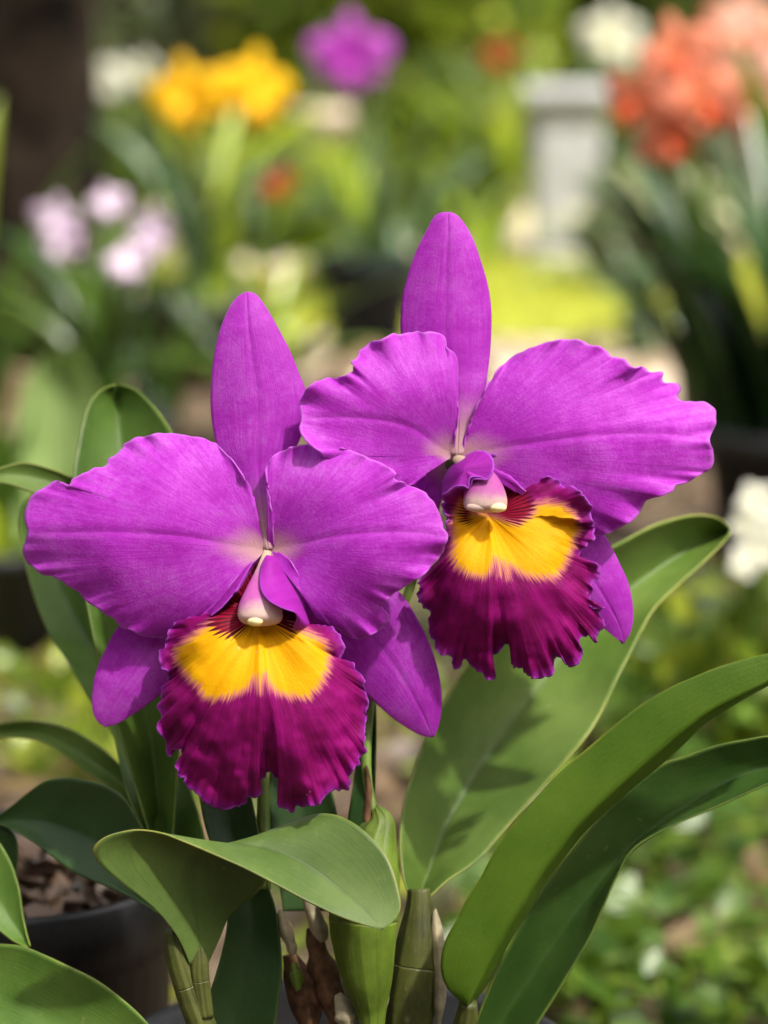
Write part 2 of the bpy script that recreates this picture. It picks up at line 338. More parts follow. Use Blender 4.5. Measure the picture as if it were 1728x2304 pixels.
# ------------------------------------------------------------------ petals, sepals, lips
def petal(name, parent, base, outline, midrib, ztip, arch, cup, ruffle, zoff, seed, label=None, na=300, nr=64, mat='petal', groove=2.5):
    o = curve(outline, na)
    s = np.linspace(0, 1, na)
    nrm = np.stack([np.gradient(o[:, 1]), -np.gradient(o[:, 0])], 1); nrm /= np.linalg.norm(nrm, axis=1)[:, None] + 1e-9
    o = o + nrm * (n1(s, 100, seed) * 1.9 + n1(s, 40, seed + 1) * 1.5)[:, None] * np.clip(np.minimum(s, 1 - s) * 12, 0, 1)[:, None]
    b = np.asarray(base, float)
    L = np.linalg.norm(o - b, axis=1).max()
    r = np.linspace(0, 1, nr)[:, None]
    k = np.hanning(27); k /= k.sum(); os_ = np.stack([np.convolve(np.r_[np.full(13, o[0, j]), o[:, j], np.full(13, o[-1, j])], k, 'valid') for j in range(2)], 1)
    bl = r ** 6
    X = b[0] + r * (os_[None, :, 0] * (1 - bl) + o[None, :, 0] * bl - b[0]); Y = b[1] + r * (os_[None, :, 1] * (1 - bl) + o[None, :, 1] * bl - b[1])
    P = np.stack([X.ravel(), Y.ravel()], 1)
    dm = segdist(P, curve([base] + midrib, 40))
    dist = np.linalg.norm(P - b, axis=1) / L
    rr = np.repeat(r.ravel(), na); ss = np.tile(s, nr)
    z = ztip * dist ** 1.4 + arch * np.sin(np.pi * np.clip(dist, 0, 1)) - cup * (dm / 200.0) ** 2 - groove * np.exp(-(dm / 9.0) ** 2) * np.clip(dist * 4, 0, 1)
    z += ruffle * (rr ** 5 * n1(ss, 9, seed + 2) * 1.6 + rr ** 8 * n1(ss, 26, seed + 3) * 2.1 + rr ** 14 * n1(ss, 64, seed + 4) * 1.4) * np.clip(np.minimum(ss, 1 - ss) * 8, 0, 1)
    z += 7.0 * n2(P[:, 0], P[:, 1], 95.0, seed + 5) * np.clip(dist * 3, 0, 1)
    mid = np.exp(-(dm / 2.6) ** 2) * np.clip((dist - 0.08) * 5, 0, 1) * np.clip((0.97 - dist) * 20, 0, 1)
    ob = mesh_obj(name, pz(P[:, 0], P[:, 1], z + zoff), grid_faces(nr, na), M[mat], parent, {'rr': rr, 'ss': ss, 'mid': mid}, solid=0.0006)
    if label: ob['label'] = label
    return ob
def sepal(name, parent, left, right, zl, zbow, zoff, seed, label=None, nu=90, nv=36, mat='sepal'):
    A = curve(left, nu); B = curve(right, nu); u = np.linspace(0, 1, nu)[:, None]; v = np.linspace(-1, 1, nv)[None, :]
    X = A[:, :1] * (1 - v) / 2 + B[:, :1] * (1 + v) / 2; Y = A[:, 1:2] * (1 - v) / 2 + B[:, 1:2] * (1 + v) / 2
    wdt = np.linalg.norm(A - B, axis=1)[:, None]
    z = np.interp(u, np.linspace(0, 1, len(zl)), zl) + zbow * (wdt / 200) * (1 - v * v) - 2.5 * np.exp(-(v / 0.06) ** 2)
    z = z + n1(u.ravel(), 7, seed)[:, None] * 5 * v ** 2
    UU = np.repeat(u.ravel(), nv); VV = np.tile(v.ravel(), nu)
    rr = np.maximum(UU * 0.95, 0.0) * 0.97 + 0.0; rr = np.where(np.abs(VV) > 0.97, np.maximum(rr, 0.99 * (UU > 0.1)), rr)
    mid = np.exp(-(VV / 0.035) ** 2) * 0.55 * np.clip(UU * 5, 0, 1)
    ob = mesh_obj(name, pz(X.ravel(), Y.ravel(), z.ravel() + zoff), grid_faces(nu, nv), M[mat], parent, {'rr': rr, 'ss': VV * 0.25 + 0.5, 'mid': mid}, solid=0.0008)
    if label: ob['label'] = label
    return ob
def lip(parent, centre, outline, yellow, throat, zrim, bulge, z0, zoff, seed, folds, label, na=760, nr=80):
    o = curve(outline, na, True); s = np.arange(na) / na
    c = np.asarray(centre, float)
    th = np.degrees(np.arctan2(o[:, 1] - c[1], o[:, 0] - c[0])) % 360
    low = np.clip((np.cos(np.radians(th - 90)) + 0.75) / 0.5, 0, 1)
    nrm = np.stack([np.gradient(o[:, 1]), -np.gradient(o[:, 0])], 1); nrm /= np.linalg.norm(nrm, axis=1)[:, None] + 1e-9
    o = o + nrm * ((n1(s, 300, seed) * 3.6 + n1(s, 130, seed + 1) * 3.6) * low)[:, None]
    r = (np.linspace(0, 1, nr) ** 0.85)[:, None]
    k = np.hanning(91); k /= k.sum(); os_ = np.stack([np.convolve(np.r_[o[-45:, j], o[:, j], o[:45, j]], k, 'valid') for j in range(2)], 1)
    th = np.degrees(np.arctan2(os_[:, 1] - c[1], os_[:, 0] - c[0])) % 360
    bl = r ** 5
    X = c[0] + r * (os_[None, :, 0] * (1 - bl) + o[None, :, 0] * bl - c[0]); Y = c[1] + r * (os_[None, :, 1] * (1 - bl) + o[None, :, 1] * bl - c[1])
    rr = np.repeat(r.ravel(), na); T = np.tile(th, nr); S = np.tile(s, nr); LO = np.tile(low, nr)
    P = np.stack([X.ravel(), Y.ravel()], 1)
    ip = lambda tab: np.interp(T, [a for a, _ in tab], [b for _, b in tab])
    z = z0 + (ip(zrim) - z0) * rr ** 1.6 + ip(bulge) * np.sin(np.pi * rr ** 0.85)
    wp = 0.016 * n2(P[:, 0], P[:, 1], 70.0, seed) + 0.010 * n2(P[:, 0], P[:, 1], 30.0, seed + 7)
    out = np.clip((rr - 0.42) / 0.58, 0, 1)
    fo = n1((T / 360 + wp) % 1, folds * .6, seed + 2)
    z += LO * (34 * out ** 1.3 * fo + 20 * out ** 2.5 * n1((T / 360 + 1.6 * wp) % 1, folds * 1.5, seed + 3) + 20 * out ** 6 * n1(S, 75, seed + 4) + 9 * out ** 12 * n1(S, 170, seed + 5))
    z += 15 * out * n2(P[:, 0], P[:, 1], 46.0, seed + 9) + 3 * out * n2(P[:, 0], P[:, 1], 20.0, seed + 13) + 4 * n2(P[:, 0], P[:, 1], 60.0, seed + 11)
    ridge = np.exp(-((P[:, 0] - c[0] - (P[:, 1] - c[1]) * 0.0) / 7.0) ** 2) * np.clip((rr - 0.05) * 6, 0, 1) * (P[:, 1] > c[1])
    z += 1.5 * ridge
    edge = (1 - rr) * np.tile(np.linalg.norm(o - c, axis=1), nr)
    yel = sdist(P, yellow); thr = sdist(P, throat)
    ang = np.radians(T)
    ob = mesh_obj('lip', pz(P[:, 0], P[:, 1], z + zoff), grid_faces(nr, na, True), M['lip'], parent,
                  {'rr': rr, 'yel': yel, 'thr': thr, 'edge': edge, 'ang': ang, 'flap': 0 * rr}, solid=0.0005)
    ob['label'] = label
    return ob
def lobe_patch(parent, A, B, bow, zoff, seed, nu=60, nv=24):     # outer face of a rolled-up side lobe: rails with (x, y, z)
    A = curve(A, nu); B = curve(B, nu); t = np.linspace(0, 1, nv)[None, :, None]
    P = A[:, None] * (1 - t) + B[:, None] * t
    w = np.linalg.norm(A - B, axis=1)[:, None]
    P[:, :, 2] += bow * np.sin(np.pi * t[..., 0]) * np.clip(w / 60, 0, 1)
    tt = np.tile(t.ravel(), nu); q = P.reshape(-1, 3)
    ob = mesh_obj('side_lobe', pz(q[:, 0], q[:, 1], q[:, 2] + zoff), grid_faces(nu, nv), M['lip'], parent,
                  {'rr': 0.3 + 0.3 * tt, 'yel': -200 + 0 * tt, 'thr': -200 + 0 * tt, 'edge': tt * np.repeat(w.ravel(), nv), 'ang': np.repeat(np.linspace(0, 1.2, nu), nv), 'flap': 0.85 + 0 * tt}, solid=0.0005)
    return ob
def lobe_fan(parent, centre, outline, zc, zoff, na=160, nr=24):
    o = curve(outline, na, True); c = np.asarray(centre, float); r = np.linspace(0, 1, nr)[:, None]
    P = np.stack([(c[j] + r * (o[None, :, j] - c[j])).ravel() for j in range(2)] + [(zc + (r ** 2) * (o[None, :, 2] - zc)).ravel()], 1)
    rr = np.repeat(r.ravel(), na); d = np.tile(np.linalg.norm(o[:, :2] - c, axis=1), nr) * (1 - rr)
    return mesh_obj('side_lobe', pz(P[:, 0], P[:, 1], P[:, 2] + zoff), grid_faces(nr, na, True), M['lip'], parent,
                    {'rr': rr * 0.5, 'yel': -200 + 0 * rr, 'thr': -200 + 0 * rr, 'edge': d, 'ang': np.tile(np.linspace(0, 3, na), nr), 'flap': 0.85 + 0 * rr}, solid=0.0005)
def tube(name, parent, pts, mat, nv=20, nu=40, attrs=True, flat=1.0, world=True, label=None):   # pts: x, y, z, radius (px)
    q = curve(pts, nu); c = pz(q[:, 0], q[:, 1], q[:, 2]); rad = q[:, 3] * KPX
    return tube_w(name, parent, c, rad, mat, nv, flat, label)
def tube_w(name, parent, c, rad, mat, nv=16, flat=1.0, label=None):
    c = np.asarray(c); nu = len(c); t = np.gradient(c, axis=0); t /= np.linalg.norm(t, axis=1)[:, None] + 1e-12
    ref = np.array((0.13, -0.9, 0.21)); a = np.cross(t, ref); a /= np.linalg.norm(a, axis=1)[:, None]; b = np.cross(a, t)
    an = np.linspace(0, 2 * np.pi, nv, endpoint=False)
    v = c[:, None] + rad[:, None, None] * (np.cos(an)[None, :, None] * a[:, None] + flat * np.sin(an)[None, :, None] * b[:, None])
    v = v.reshape(-1, 3); f = grid_faces(nu, nv, True).tolist()
    f.append(list(range(nv))[::-1]); f.append(list(range((nu - 1) * nv, nu * nv)))
    rr = np.repeat(np.linspace(0, 1, nu), nv)
    o = mesh_obj(name, v, f, mat, parent, {'rr': rr, 'uu': rr, 'vv': 0 * rr, 'mid': 0 * rr, 'gr': np.tile(np.cos(an * 9) * .5 + np.cos(an * 4 + 1) * .5, nu)}, world_verts=True)
    if label: o['label'] = label
    return o

# ------------------------------------------------------------------ setting: ground, path, lawn
def sheet(name, x0, x1, y0, y1, z, mat, nx=60, ny=60, amp=0.0, seed=0):
    xs = np.linspace(x0, x1, nx); ys = np.linspace(y0, y1, ny); X, Y = np.meshgrid(xs, ys)
    rs = np.random.RandomState(seed); Z = z + amp * rs.uniform(-1, 1, X.shape)
    o = mesh_obj(name, np.stack([X.ravel(), Y.ravel(), Z.ravel()], 1), grid_faces(ny, nx), mat)
    return tag(o, kind='structure')
sheet('ground', -400, 400, -400, 400, 0.0, M['soil'], 9, 9)
def blob_sheet(name, cx, cy, rx, ry, z, mat, seed):
    n = 90; a = np.linspace(0, 2 * np.pi, n, endpoint=False); k = 1 + 0.16 * n1(a / (2 * np.pi), 9, seed) + 0.06 * n1(a / (2 * np.pi), 30, seed + 1)
    k[-6:] = np.linspace(k[-7], k[0], 6)
    v = [(cx, cy, z)] + [(cx + rx * k[i] * math.cos(a[i]), cy + ry * k[i] * math.sin(a[i]), z) for i in range(n)]
    o = mesh_obj(name, v, [[0, 1 + i, 1 + (i + 1) % n] for i in range(n)], mat)
    return tag(o, kind='structure')
blob_sheet('sandy_ground', 1.9, 4.6, 2.1, 1.25, 0.004, M['sand'], 5)
blob_sheet('lawn', 1.2, 5.35, 2.9, 0.75, 0.008, M['lawn'], 8)
blob_sheet('path', 0.2, 7.0, 5.5, 0.75, 0.004, M['sand'], 12)

# ------------------------------------------------------------------ scattered leaves / grass (uncountable)
def leaf_cloud(pos, size, rs, elong=1.7, fold=0.25, upward=0.4):
    n = len(pos)
    d = rs.normal(size=(n, 3)); d[:, 2] += upward; d /= np.linalg.norm(d, axis=1)[:, None]
    t = rs.normal(size=(n, 3)); a = np.cross(d, t); a /= np.linalg.norm(a, axis=1)[:, None]; b = np.cross(d, a)
    s = (size * rs.uniform(0.6, 1.3, n))[:, None]
    e = a * s * elong; w = b * s * .5; u = d * s * fold * .3
    v = np.stack([pos - e * .5, pos + w * .8 + u - e * .22, pos + w * .85 + u + e * .12, pos + e * .5, pos - w * .85 + u + e * .12, pos - w * .8 + u - e * .22], 1).reshape(-1, 3)
    i = np.arange(n) * 6
    f = np.concatenate([np.stack([i + a_, i + b_, i + c_, i + d_], 1) for a_, b_, c_, d_ in ((0, 1, 2, 3), (0, 3, 4, 5))])
    rnd = np.repeat(rs.uniform(0, 1, n), 6)
    return v, f, rnd
def ball_points(n, rs, radii, hollow=0.5):
    d = rs.normal(size=(n, 3)); d /= np.linalg.norm(d, axis=1)[:, None]
    r = rs.uniform(hollow ** 3, 1, n) ** (1 / 3)
    k = 1 + 0.22 * np.sin(d[:, 0] * 5 + 1.3) * np.sin(d[:, 2] * 6 + 0.4) + 0.15 * np.sin(d[:, 1] * 9)
    return d * (r * k)[:, None] * np.asarray(radii)

# grass on the lawn
rs = np.random.RandomState(3)
n = 26000
p = np.stack([rs.uniform(-1.7, 4.1, n), rs.uniform(4.5, 6.2, n), np.full(n, 0.008)], 1)
keep = ((p[:, 0] - 1.2) / 2.9) ** 2 + ((p[:, 1] - 5.35) / 0.75) ** 2 < 1; p = p[keep]; n = len(p)
a = rs.uniform(0, 6.28, n); w = 0.004 * rs.uniform(.7, 1.4, n); h = rs.uniform(.02, .05, n)
ux = np.stack([np.cos(a), np.sin(a), 0 * a], 1); lean = np.stack([rs.normal(0, .012, n), rs.normal(0, .012, n), h], 1)
v = np.stack([p - ux * w[:, None], p + ux * w[:, None], p + lean], 1).reshape(-1, 3); i = np.arange(n) * 3
tag(mesh_obj('lawn_grass', v, np.stack([i, i + 1, i + 2], 1), M['grass'], None, {'rnd': np.repeat(rs.uniform(0, 1, n), 3)}, smooth=False),
    'short yellow green lawn grass in sun behind the right flower', 'grass', kind='stuff')
# ground cover at the right and behind
def cover(name, n_cl, xr, yr, label, cat, mat, size, hmax, seed, per=16, keepf=None):
    rs = np.random.RandomState(seed)
    c = np.stack([rs.uniform(*xr, n_cl), rs.uniform(*yr, n_cl)], 1)
    if keepf is not None: c = c[keepf(c)]
    pos = []
    for k in range(len(c)):
        m = rs.randint(per // 2, per * 2); hh = hmax * rs.uniform(.3, 1)
        q = rs.normal(0, 0.03, (m, 3)); q[:, 2] = rs.uniform(.1, 1, m) * hh; q[:, :2] += c[k]; pos.append(q)
    v, f, rnd = leaf_cloud(np.vstack(pos), size, rs, 1.25, 0.3, 1.6)
    return tag(mesh_obj(name, v, f, mat, None, {'rnd': rnd}), label, cat, kind='stuff')
cover('ground_cover', 215, (0.06, 0.75), (1.25, 2.5), 'small round leaved green ground cover at lower right', 'ground cover', M['cl_ground'], 0.022, 0.10, 5, 16)
cover('weedy_ground_cover', 260, (-1.0, 0.0), (1.5, 3.2), 'low yellow green weeds on the ground at the left', 'weeds', M['cl_lime'], 0.018, 0.05, 6, 12)
rs = np.random.RandomState(9)
p = np.stack([rs.uniform(-1.5, 2.0, 2600), rs.uniform(1.1, 4.6, 2600), rs.uniform(0.006, 0.02, 2600)], 1)
v, f, rnd = leaf_cloud(p, 0.035, rs, 1.8, 0.3, 3.0)
tag(mesh_obj('leaf_litter', v, f, M['litter'], None, {'rnd': rnd}), 'dry tan leaf litter scattered on the brown soil', 'leaf litter', kind='stuff')

# ------------------------------------------------------------------ the shading tree (trunk at upper left, crown above the frame)
def tree():
    b = gnd(55, 800)
    t = thing('shade_tree', b, 'dark brown rough tree trunk at the upper left edge behind the flowers', 'tree')
    u = np.linspace(0, 1, 26)
    c = np.stack([b.x + 0.10 * np.sin(u * 4) * u, b.y + 0.05 * u, u * 3.6], 1)
    rad = 0.145 - 0.06 * u + 0.05 * np.exp(-u * 14) + 0.006 * n1(u, 18, 2)
    tube_w('trunk', t, c, rad, M['trunk'], 28)
    cc = np.array((b.x + 0.25, b.y + 0.35, 4.7))
    rs = np.random.RandomState(21)
    for k in range(7):
        d = ball_points(1, rs, (2.2, 2.1, 1.1), 0.8)[0]; e = cc + d; s0 = np.array((c[-1] if k % 2 else c[-5]))
        uu = np.linspace(0, 1, 14)[:, None]; q = s0 * (1 - uu) + e * uu; q[:, 2] += 0.35 * np.sin(uu[:, 0] * 3.1)
        tube_w('limb', t, q, 0.055 * (1 - uu[:, 0]) + 0.012, M['trunk'], 10)
    pos = ball_points(4200, rs, (2.6, 1.9, 1.25), 0.25) + cc
    v, f, rnd = leaf_cloud(pos, 0.115, rs, 1.6, 0.3, 0.8)
    mesh_obj('crown', v, f, M['cl_tree'], t, {'rnd': rnd}, world_verts=True)
tree()

# ------------------------------------------------------------------ far woods, with unseen foliage added around and above to shape the light
WSEED = 92
def woods():
    rs = np.random.RandomState(WSEED); P = []; S = []
    for (x0, x1, y0, y1, h, n, sz) in ((-5, 5, -3.4, -2.4, 3.4, 3600, .22), (-4.2, -3.3, -3, 3.6, 3.0, 2200, .22), (5.2, 6.4, -3, 9, 2.2, 2600, .25), (-22, 22, 17.5, 20, 5.0, 5200, .5), (-9, -7, 3, 18, 4.0, 2600, .4)):  # only the distant row is in view; the others are added to cut low skylight
        P.append(np.stack([rs.uniform(x0, x1, n), rs.uniform(y0, y1, n), h * rs.uniform(0, 1, n) ** .8], 1)); S.append(np.full(n, sz))
    # unseen boughs added toward the sun: dapple the plants, leave the lawn open
    n = 12000; g = np.stack([rs.uniform(-5, 7, n), rs.uniform(-1.5, 15, n)], 1)
    clump = np.sin(g[:, 0] * 4.1 + 1.0) * np.sin(g[:, 1] * 3.3 + 0.5) + .6 * np.sin(g[:, 0] * 9 + g[:, 1] * 7)
    dens = np.where(((g[:, 0] - 1.2) / 2.6) ** 2 + ((g[:, 1] - 5.6) / 1.9) ** 2 < 1, 0.0, np.clip(np.where(g[:, 1] > 3, .28, .34) + .62 * clump, 0, 1))
    near = (np.abs(g[:, 0]) < .9) & (np.abs(g[:, 1] - .95) < .9)
    dens = np.where(near, 0.0, dens)
    dens = np.where((g[:, 0] < -.78) & (g[:, 0] > -1.8) & (g[:, 1] > 4.0) & (g[:, 1] < 5.3), .95, dens)  # denser patch added to shade the tree trunk
    for px, py, pd, rad in ((425, 215, 3.95, .30), (560, 200, 4.0, .30), (785, 122, 4.35, .35), (240, 500, 2.9, .30), (270, 170, 4.85, .3), (1500, 220, 2.6, .32), (1670, 120, 3.3, .35), (1370, 90, 6.2, .4), (1460, 700, 4.3, .5), (130, 880, 1.95, .22)):  # openings cut in the boughs so sun reaches chosen spots
        w = at(float(px), float(py), pd); gx, gy = w[0] - SUN_DIR.x / SUN_DIR.z * w[2], w[1] - SUN_DIR.y / SUN_DIR.z * w[2]
        dens = np.where((g[:, 0] - gx) ** 2 + (g[:, 1] - gy) ** 2 < rad ** 2, dens * .08, dens)
    g = g[rs.uniform(0, 1, n) < dens]; n = len(g); h = rs.uniform(6.0, 7.2, n); o = np.array(SUN_DIR) / SUN_DIR.z
    P.append(np.stack([g[:, 0] + o[0] * h, g[:, 1] + o[1] * h, h], 1)); S.append(np.full(n, .20))
    m = 700; gx = rs.uniform(-.9, .9, m); gy = rs.uniform(.05, 1.85, m); h = rs.uniform(6.0, 7.6, m)      # unseen small leaves added to soften the sun on the orchids
    P.append(np.stack([gx + o[0] * h, gy + o[1] * h, h], 1)); S.append(np.full(m, .075))
    v, f, rnd = leaf_cloud(np.vstack(P), np.concatenate(S), rs, 1.7, .3, .4)
    tag(mesh_obj('woods_and_light_screen', v, f, M['cl_woods_screen'], None, {'rnd': rnd}), 'dark green woods at the far top edge, with unseen foliage added to block light', 'woods', kind='stuff')
woods()

# ------------------------------------------------------------------ background shrubs
def shrub(name, px, dist, rx, rz, mat, label, seed, n=1500, size=0.07, zc=None, ry=None, group='shrubs bounding the garden'):
    x = (px - 864) * dist / FPX; b = Vector((x, dist, 0))
    t = thing(name, b, label, 'shrub', group)
    rs = np.random.RandomState(seed); zc = zc or rz
    for k in range(4):
        a = rs.uniform(0, 6.28); u = np.linspace(0, 1, 8)[:, None]
        e = np.array((rx * .5 * math.cos(a), rx * .5 * math.sin(a), zc * 1.1)) + np.array(b)
        tube_w('stem', t, np.array(b) * (1 - u) + e * u + 0.05 * np.sin(u * 5), 0.016 * (1 - u[:, 0]) + 0.005, M['trunk'], 7)
    pos = ball_points(n, rs, (rx, ry or rx * .8, rz), 0.35); pos[:, 2] = np.abs(pos[:, 2] + zc) + 0.02; pos[:, :2] += np.array((b.x, b.y))
    v, f, rnd = leaf_cloud(pos, size, rs, 1.9, 0.3, 0.5)
    mesh_obj('foliage', v, f, mat, t, {'rnd': rnd}, world_verts=True)
SH = [(-160, 9.2, .80, .75, 'cl_grey', 'grey green leafy shrub at the far upper left corner'),
      (200, 9.6, .80, .70, 'cl_green', 'dark green shrub behind the white and yellow flowers'),
      (560, 9.0, .75, .62, 'cl_grey', 'pale olive shrub far behind the tall yellow flower'),
      (860, 8.6, .62, .72, 'cl_lime', 'bright lime shrub at the top edge beside the purple blossom'),
      (1090, 9.4, .75, .70, 'cl_green', 'green shrub at the top behind the small red blossom'),
      (1420, 9.8, .85, .85, 'cl_grey', 'greyish shrub behind the white flower on the plinth'),
      (1800, 9.2, .85, .80, 'cl_green', 'dark shrub at the far upper right behind the orange flowers'),
      (380, 12.5, 1.2, 1.0, 'cl_green', 'tall far shrub seen above the yellow flowers'),
      (1010, 12.8, 1.3, 1.1, 'cl_lime', 'tall sunlit far shrub at the top centre'),
      (1620, 13.0, 1.3, 1.1, 'cl_green', 'tall far shrub at the top right'),
      (-60, 13.5, 1.3, 1.1, 'cl_green', 'tall far shrub behind the tree trunk'),
      (690, 15.5, 1.7, 1.3, 'cl_grey', 'farthest rounded shrub between the yellow and purple flowers'),
      (1300, 15.5, 1.7, 1.3, 'cl_green', 'farthest rounded shrub above the plinth')]
for k, (px, d, rx, rz, m, lab) in enumerate(SH):
    shrub('shrub', px, d, rx, rz, M[m], lab, 40 + k, 1500 if d < 11 else 1300, 0.075 if d < 11 else 0.12)
for k, (px, d, rx, rz, m, lab) in enumerate([
        (1010, 6.6, .20, .19, 'cl_lime', 'yellow green low bush left of the pale plinth'),
        (1480, 5.4, .17, .12, 'cl_grey', 'low silvery bush right of the pale plinth foot'),
        (1335, 6.3, .14, .10, 'cl_green', 'small green bush at the right foot of the plinth'),
        (960, 6.8, .22, .22, 'cl_green', 'green bush behind the tip of the tall right sepal'),
        (640, 5.4, .24, .17, 'cl_lime', 'pale green bush below the yellow flowers at centre left'),
        (110, 5.6, .25, .26, 'cl_green', 'green bush at the foot of the tree trunk')]):
    shrub('low_bush', px, d, rx, rz, M[m], lab, 80 + k, 420, 0.05, group='low bushes around the lawn')

# ------------------------------------------------------------------ background strap-leaved plants
def strap_mesh(name, droop, curl, width=0.09, nu=12):
    u = np.linspace(0, 1, nu); ang = math.radians(82) - droop * u ** 1.3
    dx = np.cos(ang); dz = np.sin(ang); x = np.r_[0, np.cumsum((dx[1:] + dx[:-1]) / 2)] / (nu - 1); z = np.r_[0, np.cumsum((dz[1:] + dz[:-1]) / 2)] / (nu - 1)
    w = width * np.clip(u * 6 + .35, 0, 1) * (1 - u ** 3.5) ** .7 + 0.001
    V = []
    for i in range(nu):
        nx, nz = -dz[i], dx[i]
        for v in (-1, -.5, 0, .5, 1):
            k = curl * abs(v) * w[i]; V.append((x[i] + nx * k, v * w[i] * .5, z[i] + nz * k))
    me = bpy.data.meshes.new(name); me.from_pydata(V, [], grid_faces(nu, 5).tolist()); me.polygons.foreach_set('use_smooth', np.ones(len(me.polygons), bool))
    return me
STRAPS = [strap_mesh('strap_leaf', d, c) for d, c in ((0.5, .3), (0.9, .35), (1.3, .3), (1.9, .25), (0.25, .4))]
STRAP_M = {}
def strap(mat, k):
    key = (mat, k)
    if key not in STRAP_M:
        me = STRAPS[k].copy(); me.materials.append(M[mat]); STRAP_M[key] = me
    return STRAP_M[key]
def add_leaf(t, base, az, length, wid, k, mat, tilt=0.0, name='leaf'):
    o = link(bpy.data.objects.new(name, strap(mat, k)), t)
    o.location = base; o.rotation_euler = (0, tilt, az); o.scale = (length, length * wid, length)
    return o
POT = {}
def pot(t, x, y, z, r, h, mat, name='pot'):
    key = (mat, round(h / r, 2))
    if key not in POT:
        prof = [(.0, .02), (.72, .0), (.76, .02), (.93, h / r * .86), (1.0, h / r * .865), (1.02, h / r * .99), (.985, h / r), (.93, h / r * .985), (.90, h / r * .88), (.0, h / r * .86)]
        n = 40; V = [(a * math.cos(k * 2 * math.pi / n), a * math.sin(k * 2 * math.pi / n), b) for a, b in prof for k in range(n)]
        me = bpy.data.meshes.new(name); me.from_pydata(V, [], grid_faces(len(prof), n, True).tolist()); me.materials.append(M[mat])
        me.polygons.foreach_set('use_smooth', np.ones(len(me.polygons), bool)); POT[key] = me
    o = link(bpy.data.objects.new(name, POT[key]), t); o.location = (x, y, z); o.scale = (r, r, r)
    return o
PET = {}
def bloom_petal(mat, kind):
    if (mat, kind) not in PET:
        nu, nv = 10, 7; w = {'petal': .42, 'sepal': .26, 'lip': .36}[kind]
        V = []; U = []
        for i in range(nu):
            u = i / (nu - 1); ww = w * math.sin(math.pi * (0.10 + 0.86 * u)) ** .8
            for j in range(nv):
                v = j / (nv - 1) * 2 - 1
                x = u; z = (.16 * math.sin(u * 2.6) - .12 * v * v * u + (.05 * math.sin(v * 9 + u * 5) * u * u if kind != 'sepal' else 0))
                if kind == 'lip': z = .50 * math.sin(u * 3.0) + .28 * v * v * (1 - u) + .05 * math.sin(v * 14) * u
                V.append((x, v * ww, z)); U.append(u)
        me = bpy.data.meshes.new(kind); me.from_pydata(V, [], grid_faces(nu, nv).tolist()); me.materials.append(M[mat])
        a = me.attributes.new('uu', 'FLOAT', 'POINT'); a.data.foreach_set('value', np.asarray(U, np.float32))
        me.polygons.foreach_set('use_smooth', np.ones(len(me.polygons), bool)); PET[(mat, kind)] = me
    return PET[(mat, kind)]
def bloom(t, loc_world, size, mat, lipmat=None, yaw=0.0, pitch=0.0, roll=0.0, label=None, stem_from=None, full=True):
    """a five-parted blossom facing the viewer; the part is its stalk mesh, petals hang on it"""
    tl = Vector(t.location); b = Vector(loc_world)
    s = Vector(stem_from) if stem_from is not None else Vector((b.x, b.y + .02, max(b.z - .12, tl.z + .02)))
    u = np.linspace(0, 1, 8)[:, None]; q = np.array(s) * (1 - u) + np.array(b) * u; q[:, 1] += .02 * np.sin(u[:, 0] * 3.1)
    fl = tube_w('flower', t, q, np.full(8, 0.0035), M['stem'], 7)
    if label: fl['label'] = label
    m0 = Matrix.Translation(b) @ Matrix.Rotation(yaw, 4, 'Z') @ Matrix.Rotation(math.pi / 2 + pitch, 4, 'X') @ Matrix.Rotation(roll, 4, 'Z')
    parts = [('sepal', 90, .95), ('sepal', 218, .9), ('sepal', 322, .9), ('petal', 14, 1.), ('petal', 166, 1.), ('lip', 270, .8)] if full else [('petal', 90 + 72 * k, 1.) for k in range(5)]
    for k, (kd, an, sc) in enumerate(parts):
        o = link(bpy.data.objects.new(kd, bloom_petal((lipmat or mat) if kd == 'lip' else mat, kd)), fl)
        o.matrix_local = m0 @ Matrix.Translation((0, 0, .004 * (k + 1) * size * 5)) @ Matrix.Rotation(math.radians(an), 4, 'Z') @ Matrix.Scale(size * .5 * sc, 4)
    return fl

def strap_plant(name, base, label, cat, n, length, wid, mats, seed, potspec=None, kinds=(0, 1, 2), group='potted plants in the background', azr=(0, 6.28)):
    t = thing(name, base, label, cat, group)
    rs = random.Random(seed); z0 = 0.0
    if potspec:
        r, h, m = potspec; pot(t, 0, 0, 0, r, h, m); z0 = h * .84
    for k in range(n):
        a = azr[0] + (azr[1] - azr[0]) * (k + rs.random() * .8) / n; L = length * rs.uniform(.65, 1.15)
        add_leaf(t, (rs.uniform(-.03, .03), rs.uniform(-.03, .03), z0), a, L, wid * rs.uniform(.8, 1.25), rs.choice(kinds), rs.choice(mats), rs.uniform(-.1, .25))
    return t
def gp(px, dist): return Vector(((px - 864) * dist / (FPX * math.cos(PITCH)) * 1.0, dist, 0.0))

# purple blossom in the dark blue pot
b = gp(828, 4.45)
t = strap_plant('potted_orchid', b, 'orchid with one purple blossom in a dark blue pot behind the tall sepals', 'orchid', 9, .34, 1.0, ('bgl_green', 'bgl_blue', 'bgl_lime'), 1, (.092, .185, 'navy_pot'), (0, 1, 2, 4))
bloom(t, at(785, 122, 4.35), .165, 'bl_purple', 'bl_purple', .1, .1, 0, 'purple blossom with a dark centre', (b.x, b.y, .2))
